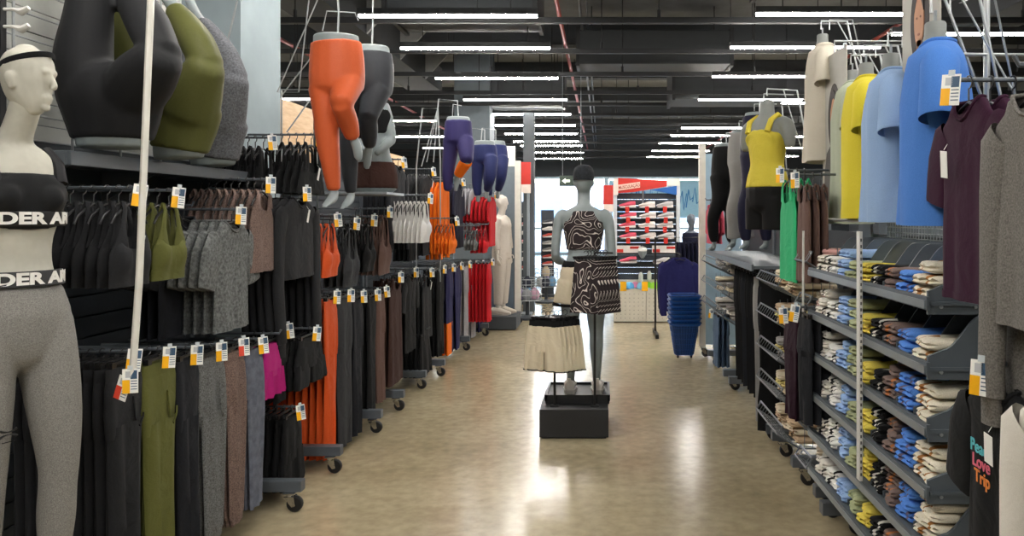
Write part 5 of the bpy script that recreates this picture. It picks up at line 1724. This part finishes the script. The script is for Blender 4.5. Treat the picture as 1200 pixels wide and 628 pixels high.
# leg forms and a bust over that shelf
L_BLK = cloth('141416', '1a1a1c', rough=.7, bump=.05)
L_GR = cloth('8a8886', '989694', rough=.7, bump=.05)
L_NV = cloth('23233c', '2b2b48', rough=.7, bump=.05)
for nm, lb, px, d, yt, ym, yb, sp, mt, w in (('leg_mannequin', 'black leggings on a hung leg form, farthest over the shelf', 851, 7.1, 168, 205, 294, 10, L_BLK, .118),
                                             ('leg_mannequin', 'grey flared trousers on a hung leg form between black and navy', 872, 6.5, 152, 190, 290, 8, L_GR, .12),
                                             ('leg_mannequin', 'navy trousers on a hung leg form behind the yellow vest', 890, 5.9, 132, 180, 292, 12, L_NV, .125)):
    p = P(px, yb, d)
    hip = C((px, yt, d, w, .095), (px, yt + 4, d, w * 1.02, .1), (px, (yt + ym) / 2, d, w * 1.15, .115), (px, ym, d, w * 1.2, .12), (px, ym + 5, d, w * 1.15, .11))
    lch, fch = [], []
    for s in (-1, 1):
        a = px + s * sp * .8
        b_ = px + s * sp - 5
        lch.append(C((a, ym + 2, d + .02 * s, .088, .09), (a, ym + (yb - ym) * .3, d - .04, .07, .074), (b_, ym + (yb - ym) * .55, d - .03, .055, .058), (b_, ym + (yb - ym) * .75, d + .02, .05, .052), (b_ + 1, yb - 12, d + .03, .036 if mt is not L_GR else .06, .036)))
        fch.append(C((b_ + 1, yb - 12, d + .03, .032, .034), (b_, yb - 4, d + .02, .034, .04), (b_ - 4, yb - 2, d - .08, .034, .02), (b_ - 6, yb, d - .13, .024, .014)))
    leg_form(nm, lb, (p.x, d, p.z), lch, fch, hip, mt, vox=.012)
    bracket('wire_bracket', 'white wire hook holding the %s leg form' % lb.split()[0], [P(px, yt + 2, d), P(px, yt - 12, d), P(px + 26, yt - 14, d), P(px + 34, yt + 100, d)], [[P(px - 6, yt - 2, d), P(px - 6, yt - 10, d), P(px + 20, yt - 10, d)]])
bt = thing('torso_mannequin', 'grey bust form in yellow vest and black shorts over the trouser rack', 'mannequin', P(899, 236, 5.25), R(-55))
BT = [(0, 0, -.02, .14, .1), (0, 0, .08, .165, .115), (0, 0, .16, .15, .105), (0, 0, .26, .12, .09), (0, 0, .36, .135, .1), (0, 0, .47, .152, .108), (0, .0, .545, .15, .085), (0, .0, .585, .1, .066), (0, 0, .62, .055, .055), (0, 0, .7, .05, .05)]
BS = [[(s * .13, 0, .55, .045, .05), (s * .18, 0, .52, .05, .052), (s * .2, 0, .46, .045, .048), (s * .205, .0, .38, .035, .036)] for s in (-1, 1)]
grown('bust', [BT] + BS, FORM_GREY, bt, 0, .01, 3, world=False)
YEL = cloth('c9b83f', 'd6c650')
grown('vest', [[(0, 0, .1, .168, .118), (0, 0, .18, .15, .108), (0, 0, .26, .124, .094), (0, 0, .36, .138, .103), (0, 0, .45, .15, .108), (0, 0, .5, .13, .1)]] + [[(s * .068, -.05, .44, .05, .05), (s * .068, -.09, .42, .05, .05)] for s in (-1, 1)], YEL, bt, .007, .01, 3, round_ends=False, world=False)
for s in (-1, 1):
    MB().tube([(s * .09, -.098, .48), (s * .1, -.07, .56), (s * .095, 0, .605), (s * .095, .07, .56), (s * .09, .1, .48)], [.022, .02, .018, .02, .022], 8).build('vest_strap', YEL, bt)
grown('black_shorts', [([(0, 0, .1, .166, .116), (0, 0, .04, .162, .116), (0, 0, -.04, .15, .11)], (False, True))] + [[(s * .075, 0, .02, .085, .1), (s * .08, 0, -.12, .085, .092), (s * .08, 0, -.2, .085, .09)] for s in (-1, 1)], L_BLK, bt, .006, .011, 3, round_ends=False, world=False)
bracket('wire_bracket', 'white wire hanger frame holding the yellow vest bust', [P(899, 112, 5.25), P(899, 104, 5.25), P(934, 106, 5.25), P(950, 190, 5.25)], [[P(895, 118, 5.25), P(895, 110, 5.25), P(930, 111, 5.25)], [P(918, 105, 5.25), P(944, 190, 5.25)]])

# arms with green, brown, maroon and dark clothes
GREEN = cloth('2fa36c', '3ab47a')
MAROON = cloth('2e1526', '38192e')
arm_group('tank', 911, 930, 210, 328, 3, GREEN, 'tank_shirt', 'tank top', 'bright green tank top', 'before the yellow vest bust', side=1, Xf=1.06, arm=.16, short='tank top')
arm_group('tank', 931, 945, 216, 330, 3, TAUPE, 'tank_shirt', 'tank top', 'taupe long top', 'beside the green tank tops', side=1, Xf=1.06, arm=.12, short='top')
arm_group('pants', 917, 931, 374, 488, 3, MAROON, 'leggings', 'leggings', 'maroon leggings', 'below the green tank tops', side=1, Xf=1.0, single=True, short='leggings')
arm_group('pants', 933, 946, 372, 494, 3, SLATE, 'leggings', 'leggings', 'dark navy leggings', 'below the taupe tops', side=1, Xf=1.0, single=True, short='leggings')
JEAN = cloth('4a5f78', '5a7089', 200)
arm_group('pants', 833, 842, 370, 428, 3, JEAN, 'jeans', 'jeans', 'faded blue jeans', 'beyond the black trousers', side=1, Xf=1.1, single=True, short='jeans')
arm_group('tee', 827, 833, 240, 285, 3, cloth('b04458', 'bc5064'), 't_shirt', 'T-shirt', 'rose red tee', 'beside the white upright', side=1, Xf=1.15, short='tee', ticket=False)
t = thing('tall_upright', 'tall white upright panel with wheels beside the blue baskets', 'panel', (1.2, 8.5, 0))
MB().box(1.115, 1.185, 8.45, 8.55, .1, 2.42).build('upright', plain('cbc7bd', .5), t, True, False, bev=.004)
MB().box(1.185, 1.6, 8.49, 8.51, .12, 2.3).build('side_panel', plain('8fa9bb', .6), t, True, False)
for x, y in ((1.15, 8.4), (1.3, 8.5), (1.5, 8.5)):
    caster(t, x, y, .1)

# ================================================================== TORSO FORMS IN T-SHIRTS over the shelving
def torso_tee(label, px, d, yt, yb, mat, rz=-78, brl=''):
    rz = -90 - math.degrees(math.atan((px - CX) / F)) + rz
    p = P(px, yt, d)
    H = (yb - yt) * d / F
    t = thing('torso_form', label, 'torso form', p, R(rz))
    sl = MB()
    lv = [(.0, .075, .07, 0, .035), (-.012, .1, .082, 0, .02), (-.045, .17, .1), (-.075, .2, .108), (-.12, .212, .118), (-.2, .208, .128), (-.32, .2, .124), (-.45, .205, .126), (-H + .01, .21, .13), (-H, .209, .129)]
    lv = [(z, a, b_) + tuple(r) for z, a, b_, *r in lv if z > -H + .005 or z <= -H + .01]
    sl.loft(shell(lv, 40, .013, 2.2, px, p=1.0), False, False)
    sl.build('shirt_body', mat, t, ang=60)
    for s in (-1, 1):
        k = MB()
        k.loft(limb([(s * .15, 0, -.075, .045, .05), (s * .195, 0, -.1, .058, .066), (s * .225, -.005, -.17, .058, .064), (s * .242, -.01, -.26, .062, .066), (s * .244, -.01, -.268, .061, .065)], 20, 1.0), False, False)
        k.build('sleeve', mat, t, ang=60)
    MB().tube(shell([(.002, .076, .071, 0, .035)], 28, p=1.0)[0], .007, 6, closed=True).build('neckband', mat, t)
    nb = MB()
    nb.loft([[Vector((r * math.cos(2 * PI * k / 16), r * .95 * math.sin(2 * PI * k / 16), z)) for k in range(16)] for r, z in ((.12, -.1), (.085, -.05), (.055, -.01), (.042, .03), (.042, .065), (.037, .07))])
    nb.build('neck_block', FORM_GREY, t)
    MB().tube([(0, 0, .07), (0, 0, .11)], .007, 6).build('neck_pin', LIGHT_METAL, t)
    t.scale = (.95, .85, 1)
    a = Vector((p.x, d, p.z))
    bracket('wire_bracket', 'white wire bracket holding the %s torso form' % brl, [a + Vector((.0, .03, .11)), a + Vector((.0, .03, .16)), a + Vector((.16, .03, .16)), a + Vector((.3, .03, -.5))],
            [[a + Vector((.03, -.04, .09)), a + Vector((.03, -.04, .15)), a + Vector((.17, -.04, .15)), a + Vector((.32, -.02, -.5))], [a + Vector((.1, .03, .16)), a + Vector((.3, .03, -.2))]])


TB = cloth('4577c4', '4f82cf', rough=.9, bump=.3, bscale=5)
torso_tee('bright blue T-shirt on a headless form above the folded shirts', 1096, 2.42, 52, 264, TB, 4, 'bright blue')
torso_tee('pale blue T-shirt on a headless form beside the bright blue one', 1044, 3.0, 84, 260, cloth('89a4c9', '93afd4', bump=.3, bscale=5), 4, 'pale blue')
torso_tee('yellow T-shirt on a headless form behind the pale blue one', 1015, 3.5, 92, 256, cloth('cdbd33', 'd8c940', bump=.3, bscale=5), 0, 'yellow')
torso_tee('sage green T-shirt on a headless form behind the yellow one', 999, 4.03, 98, 262, cloth('a6ad98', 'b2b9a4', bump=.3, bscale=5), 0, 'sage green')
torso_tee('cream T-shirt on a headless form, last of the row by the poster', 964, 4.55, 54, 190, cloth('c4bdae', 'cfc8ba', bump=.3, bscale=5), 4, 'cream')


def poster(label, px, d, yt, yb, w, rz):
    p = P(px, yb, d)
    h = (yb - yt) * d / F
    t = thing('hanging_poster', label, 'poster', p, R(rz))
    MB().box(-w / 2, w / 2, -.003, .003, 0, h).build('poster_panel', plain('a3a198', .6), t, smooth=False)
    def flat(nm, poly, dep, mt):
        MB().prism([(x * w, z * h) for x, z in poly], 'y', -dep - .0015, -.003).build(nm, mt, t, smooth=False)
    def oval(cx, cz, rx, rz_, n=28, f=None):
        return [(cx + rx * math.cos(2 * PI * k / n), cz + rz_ * math.sin(2 * PI * k / n)) for k in range(n)]
    dk = plain('4a4744', .7)
    flat('hair', oval(.0, .62, .25, .2), .003, plain('2a2220', .7))
    flat('top', [(-.42, .0), (-.4, .3), (-.3, .42), (-.1, .47), (.1, .47), (.3, .42), (.4, .3), (.42, 0)], .0045, dk)
    flat('neck', [(-.07, .44), (-.06, .54), (.06, .54), (.07, .44)], .006, plain('a8775a', .7))
    flat('face', oval(0, .63, .13, .12), .006, plain('b98767', .7))
    flat('hairline', [(-.13, .66), (-.12, .74), (0, .785), (.12, .74), (.13, .66), (.06, .72), (0, .735), (-.05, .725)], .007, plain('2a2220', .7))
    for s in (-1, 1):
        flat('eye', oval(s * .05, .64, .018, .005, 10), .0075, plain('7a543f', .7))
    flat('mouth', oval(0, .565, .032, .006, 10), .0075, plain('96604e', .7))
    for s in (-1, 1):
        MB().obox((s * w * .42, 0, h + .0), (.03, .012, .03)).build('clip', LIGHT_METAL, t)
    return t


poster('grey hanging poster of a dark haired woman beside the cream T-shirt', 978, 4.2, 62, 262, .42, -90)
poster('grey hanging poster of a dark haired woman behind the bright blue T-shirt', 1079, 2.75, -75, 190, .32, -90)
for n, (a, c) in enumerate((((978, 62, 4.2), (992, 48, 4.2)), ((1079, -75, 2.75), (1100, -100, 2.75)))):
    bracket('wire_bracket', 'white wire hook carrying the poster %s' % ('by the cream T-shirt' if n == 0 else 'behind the bright blue T-shirt'), [P(*a), P(a[0], a[1] - 14, a[2]), P(a[0], a[1] - 14, a[2]) + Vector((.4, 0, 0)), P(a[0], a[1] - 14, a[2]) + Vector((.4, 0, -.9))])

# black panel with white hook clips at the head of the near wall rack
t = thing('hook_board', 'black perforated board with white plastic hooks above the pale mannequin', 'hook board', (-2.2, 2.55, 1.9))
MB().box(-2.27, -2.06, 2.545, 2.57, 1.86, 2.6).build('board', plain('1c1d20', .6), t, True, False)
m = MB()
for i in range(4):
    for j in range(12):
        m.box(-2.25 + .05 * i, -2.243 + .05 * i, 2.544, 2.545, 1.9 + .055 * j, 1.915 + .055 * j)
m.build('peg_holes', plain('050506', .9), t, True, False)
for k in range(4):
    z = 2.25 + .06 * k
    MB().tube([(-2.06, 2.56, z), (-2.03, 2.56, z), (-2.0, 2.56, z - .01), (-1.975, 2.56, z + .005)], [.006, .006, .014, .008], 8).build('hook_clip', plain('dcdcd8', .4), t, True)

# tall white frames and the grey slotted post over the near shelves
t = thing('wire_truss', 'white truss of tubes rising over the bright blue T-shirt', 'frame', (1.45, 2.6, 1.5))
for x, y in ((1.3, 2.5), (1.5, 2.9)):
    MB().tube([(x, y, 1.66), (x, y, 2.7)], .008, 8).build('post', WIRE, t, True)
MB().tube([(1.12, 2.5, 2.14), (1.45, 2.5, 2.14), (1.5, 2.5, 1.6)], .008, 8).build('arm', WIRE, t, True)
for a, c in (((1.12, 2.55, 2.5), (1.4, 2.55, 1.75)), ((1.3, 2.5, 1.9), (1.75, 2.5, 2.1)), ((1.25, 2.6, 1.86), (1.9, 2.6, 1.9)), ((1.45, 2.5, 2.5), (1.62, 2.5, 1.7))):
    MB().tube([a, c], .006, 6).build('stay', WIRE, t, True)
t = thing('display_rack', 'grey slotted post rack holding maroon, grey and black tops close by', 'display rack', (1.5, 1.9, 0))
BAYS.append((1.2, 2.29, t, 1))
for y in (1.25, 2.3):
    m = MB().box(1.40, 1.46, y - .02, y + .02, .1, 2.22)
    m.build('upright', LIGHT_METAL, t, True, False)
    m = MB()
    for k in range(40):
        m.box(1.42, 1.44, y - .0215, y - .02, .2 + .05 * k, .225 + .05 * k)
    m.build('slot', plain('3a3d40', .7), t, True, False)
    MB().box(1.15, 1.6, y - .03, y + .03, .105, .165).build('base_leg', GREY_METAL, t, True, False)
    for x in (1.2, 1.55):
        caster(t, x, y, .105)
MB().box(1.47, 1.48, 1.2, 2.3, .2, 1.9).build('back_panel', DARK_METAL, t, True, False)
MAR = cloth('3d1a33', '48203d', bump=.3)
GRYK = cloth('5a5753', '7a7772', 220, bump=.25, key='gk')
arm_group('tee', 1098, 1160, 116, 352, 4, MAR, 't_shirt', 'T-shirt', 'maroon T-shirt', 'beside the grey long sleeve tops', side=1, Xf=.98, sleeve=.17, short='T-shirt', tag=True, tag_x=-.05, tag_z=-.13, pitch=.06)
arm_group('long', 1158, 1262, 104, 388, 3, GRYK, 'long_sleeve_shirt', 'top', 'grey knitted long sleeve top', 'beside the maroon T-shirts', side=1, Xf=.93, ticket=False, sleeve=.68, short='top', pitch=.06)
arm_group('tee', 1125, 1208, 452, 720, 3, BLK, 't_shirt', 'T-shirt', 'black T-shirt', 'before the end panel', side=1, Xf=.95, sleeve=.2, short='T-shirt', tag=True, tag_x=.03, tag_z=-.1, pitch=.06)
arm_group('long', 1184, 1290, 462, 760, 1, cloth('cfcac0', 'd9d5cc', bump=.3), 'long_sleeve_shirt', 'top', 'white long sleeve top', 'in front of the black T-shirt', side=1, Xf=.86, sleeve=.68, short='top', ticket=False)
arm_group('long', 1222, 1330, 470, 780, 1, BLK2, 'long_sleeve_shirt', 'top', 'black long sleeve top', 'beside the white long sleeve top', side=1, Xf=.82, sleeve=.68, short='top', ticket=False)
# the printed words on the black T-shirt's chest
bt_ = [o for o in bpy.data.objects if o.get('label', '').startswith('black T-shirt, frontmost')][0]
for n, (wd, hx) in enumerate((('Peace', '58b8c4'), ('Love', 'd8647c'), ('Trip', 'e0843a'))):
    tm = text_mb(wd, .044, .0008, align='LEFT', bold=.0008)
    move_mb(tm, Matrix.Translation((-.085 + .01 * n, -.031, -.165 - .036 * n)) @ Matrix.Rotation(R(90), 4, 'X'))
    tm.build('printed_lettering', plain(hx, .6), bt_, label='%s lettering printed on the chest' % ['teal', 'pink', 'orange'][n])

# ================================================================== BACKGROUND BEYOND THE LEFT RACKS
for (x0p, x1p, yt, yb, d, nm, rows_, cols_) in ((606, 621, 236, 330, 13.4, 'beside the dark column', 7, 1), (634, 649, 246, 345, 14.6, 'before the bright glass', 7, 1)):
    a, c = P(x0p, yb, d), P(x1p, yt, d)
    t = thing('shoe_stand', 'dark free-standing shoe display panel ' + nm, 'display stand', ((a.x + c.x) / 2, d, 0))
    MB().box(a.x, c.x, d, d + .06, 0, c.z).build('panel', SLW, t, True, False)
    MB().box(a.x - .03, c.x + .03, d - .12, d + .16, 0, .05).build('foot', DARK_METAL, t, True, False)
    q = random.Random(d)
    for r in range(rows_):
        z = .62 + r * (c.z - .75) / rows_
        MB().box(a.x, c.x, d - .11, d, z - .01, z).build('shoe_shelf', DARK_METAL, t, True, False)
        for cc in range(cols_):
            x = a.x + (cc + .5) * (c.x - a.x) / cols_
            nmc, hx = [('white', 'dcd8d4'), ('grey', '8a8886'), ('pink', 'c98a90'), ('red', 'b8483c'), ('dark', '3a3c42')][q.randrange(5)]
            s = thing('running_shoe', '%s shoe, %s shelf up on the panel %s, %s column' % (nmc, NTH[r], nm, NTH[cc]), 'shoe', (x, d - .062, z + .002), R(-84), 'shoes on the panel ' + nm)
            shoe_parts(s, .2, plain(hx, .5), plain('d8d4d0', .5))
# low round bins with bags and small goods
for n, (px, yb, d, z0) in enumerate(((618, 352, 11.45, .3), (640, 345, 13.6, .3))):
    p = P(px, yb, d)
    t = thing('bin_table', 'round wire bin of small goods, %s before the shoe panels' % NTH[n], 'bin', (p.x, d, 0))
    m = MB()
    for k in range(5):
        m.tube([(p.x + .22 * math.cos(2 * PI * j / 20), d + .22 * math.sin(2 * PI * j / 20), .3 + .08 * k) for j in range(20)], .006, 5, closed=True)
    for j in range(16):
        x, y = p.x + .22 * math.cos(2 * PI * j / 16), d + .22 * math.sin(2 * PI * j / 16)
        m.tube([(x, y, .3), (x, y, .62)], .004, 4)
    m.build('wire_mesh', WIRE, t, True)
    MB().loft([[(p.x + r * math.cos(2 * PI * j / 20), d + r * math.sin(2 * PI * j / 20), z) for j in range(20)] for r, z in ((.2, .0), (.2, .03), (.03, .06), (.03, .28), (.21, .3))]).build('pedestal', DARK_METAL, t, True)
    for k in range(5):
        cn, hx = [('pink', 'c9a0b4'), ('sky blue', '7aa8cc'), ('violet', '9a8ab4'), ('grey', '8d8f94'), ('dark', '3a3d48'), ('beige', 'b8a890')][(k + n) % 6]
        x, y = (p.x + .115 * math.cos(k * 1.571), d + .115 * math.sin(k * 1.571)) if k < 4 else (p.x, d)
        b2 = MB()
        b2.loft([[Vector((rx * math.cos(2 * PI * j / 14), ry * math.sin(2 * PI * j / 14), z)) for j in range(14)] for rx, ry, z in ((.05, .045, 0), (.075, .06, .05), (.07, .055, .12), (.03, .025, .16), (.035, .03, .175))])
        o = b2.build('drawstring_bag', cloth(hx))
        o.location = (x, y, .305 + (.18 if k == 4 else 0))
        tag(o, '%s small bag heaped in the %s round wire bin' % (cn, NTH[n]), 'bag', 'small bags in wire bins')
# red header signs
for lb, px0, px1, yt, yb, d in (('red header sign on a white frame beside the dark column', 607, 622, 190, 216, 12.0), ('small red sign panel behind the aisle mannequin', 707, 719, 217, 300, 14.0)):
    a, c = P(px0, yb, d), P(px1, yt, d)
    t = thing('header_sign', lb, 'sign', ((a.x + c.x) / 2, d, 0))
    MB().box(a.x, c.x, d - .02, d + .02, c.z - .36, c.z).build('sign_panel', SIGN_R, t, True, False)
    MB().box(a.x, c.x, d - .021, d - .0, c.z - .5, c.z - .36).build('lower_panel', SIGN_W, t, True, False)
    MB().box(a.x + .02, a.x + .06, d - .02, d + .02, .02, c.z - .36).box(c.x - .06, c.x - .02, d - .02, d + .02, .02, c.z - .36).build('frame', LIGHT_METAL, t, True, False)
    MB().box(a.x - .02, c.x + .02, d - .15, d + .15, 0, .02).build('foot', LIGHT_METAL, t, True, False)
# exit sign
ex = P(670, 212, 12.1)
t = thing('exit_sign', 'hanging green exit sign with white arrow and running figure', 'sign', ex)
MB().box(-.2, .2, -.012, .012, -.085, .085).build('sign_plate', plain('34443a', .5), t, bev=.004)
SW = glow('e8f0e0', 1.2)
MB().prism([(-.16, 0), (-.1, .045), (-.1, .018), (-.03, .018), (-.03, -.018), (-.1, -.018), (-.1, -.045)], 'y', -.016, -.011).build('arrow', SW, t, smooth=False)
MB().box(.04, .17, -.015, -.011, -.075, .075).build('door_field', SW, t, smooth=False)
fg = MB()
fg.prism([(.105 + .014 * math.cos(k * PI / 5), .05 + .014 * math.sin(k * PI / 5)) for k in range(10)], 'y', -.018, -.015)
for poly in ([(.09, .03), (.118, .03), (.112, -.015), (.094, -.015)], [(.094, -.012), (.108, -.012), (.09, -.06), (.076, -.06)], [(.1, -.012), (.114, -.012), (.14, -.045), (.126, -.052)], [(.09, .03), (.092, .018), (.07, .0), (.062, .008)], [(.116, .03), (.114, .018), (.136, .004), (.142, .012)]):
    fg.prism(poly, 'y', -.018, -.015)
fg.build('running_figure', plain('24402e', .5), t, smooth=False)
for s in (-.15, .15):
    MB().tube([(s, 0, .085), (s, 0, 4.75 - ex.z)], .004, 5).build('hanger_wire', LIGHT_METAL, t)
# small spot lamp on the far ceiling, seen by the column
sp = P(285, 56, 7.6)
t = thing('spot_lamp', 'small ceiling spot lamp seen past the column', 'lamp', sp)
MB().loft([[Vector((r * math.cos(2 * PI * k / 16), r * math.sin(2 * PI * k / 16), z)) for k in range(16)] for r, z in ((.05, 0), (.055, .05), (.04, .11), (.012, .12))]).build('lamp_housing', BLACK_METAL, t)
MB().loft([[Vector((r * math.cos(2 * PI * k / 16), r * math.sin(2 * PI * k / 16), z)) for k in range(16)] for r, z in ((.045, -.002), (.045, .0))]).build('lens', glow('fff4e0', 15), t)
MB().tube([(0, 0, .12), (0, 0, 4.75 - sp.z)], .008, 6).build('stem', BLACK_METAL, t)

# ================================================================== CAMERA, SKY, EXPOSURE
bake_modifiers()
cd = bpy.data.cameras.new('camera')
cam = bpy.data.objects.new('camera', cd)
COL.objects.link(cam)
cam.location = (0, 0, CZ)
cam.rotation_euler = (R(90), 0, 0)
cd.sensor_width = 36
cd.sensor_fit = 'HORIZONTAL'
cd.lens = F / 1200 * 36
cd.shift_x = (600 - CX) / 1200
cd.shift_y = -(314 - CY) / 1200
cd.clip_start = .05
SC.camera = cam
w = bpy.data.worlds.new('sky')
SC.world = w
w.use_nodes = True
bg = w.node_tree.nodes['Background']
sk = w.node_tree.nodes.new('ShaderNodeTexSky')
sk.sky_type = 'NISHITA'
sk.sun_disc = False
sk.sun_elevation = R(48)
sk.sun_rotation = R(200)
w.node_tree.links.new(sk.outputs[0], bg.inputs['Color'])
bg.inputs['Strength'].default_value = 1.2
SC.view_settings.view_transform = 'Standard'
SC.view_settings.look = 'None'
SC.view_settings.gamma = 1
SC.view_settings.use_curve_mapping = False
SC.view_settings.exposure = 0.18
try:
    SC.cycles.use_denoising = True
    SC.cycles.max_bounces = 8
    SC.cycles.sample_clamp_indirect = 6
except Exception:
    pass
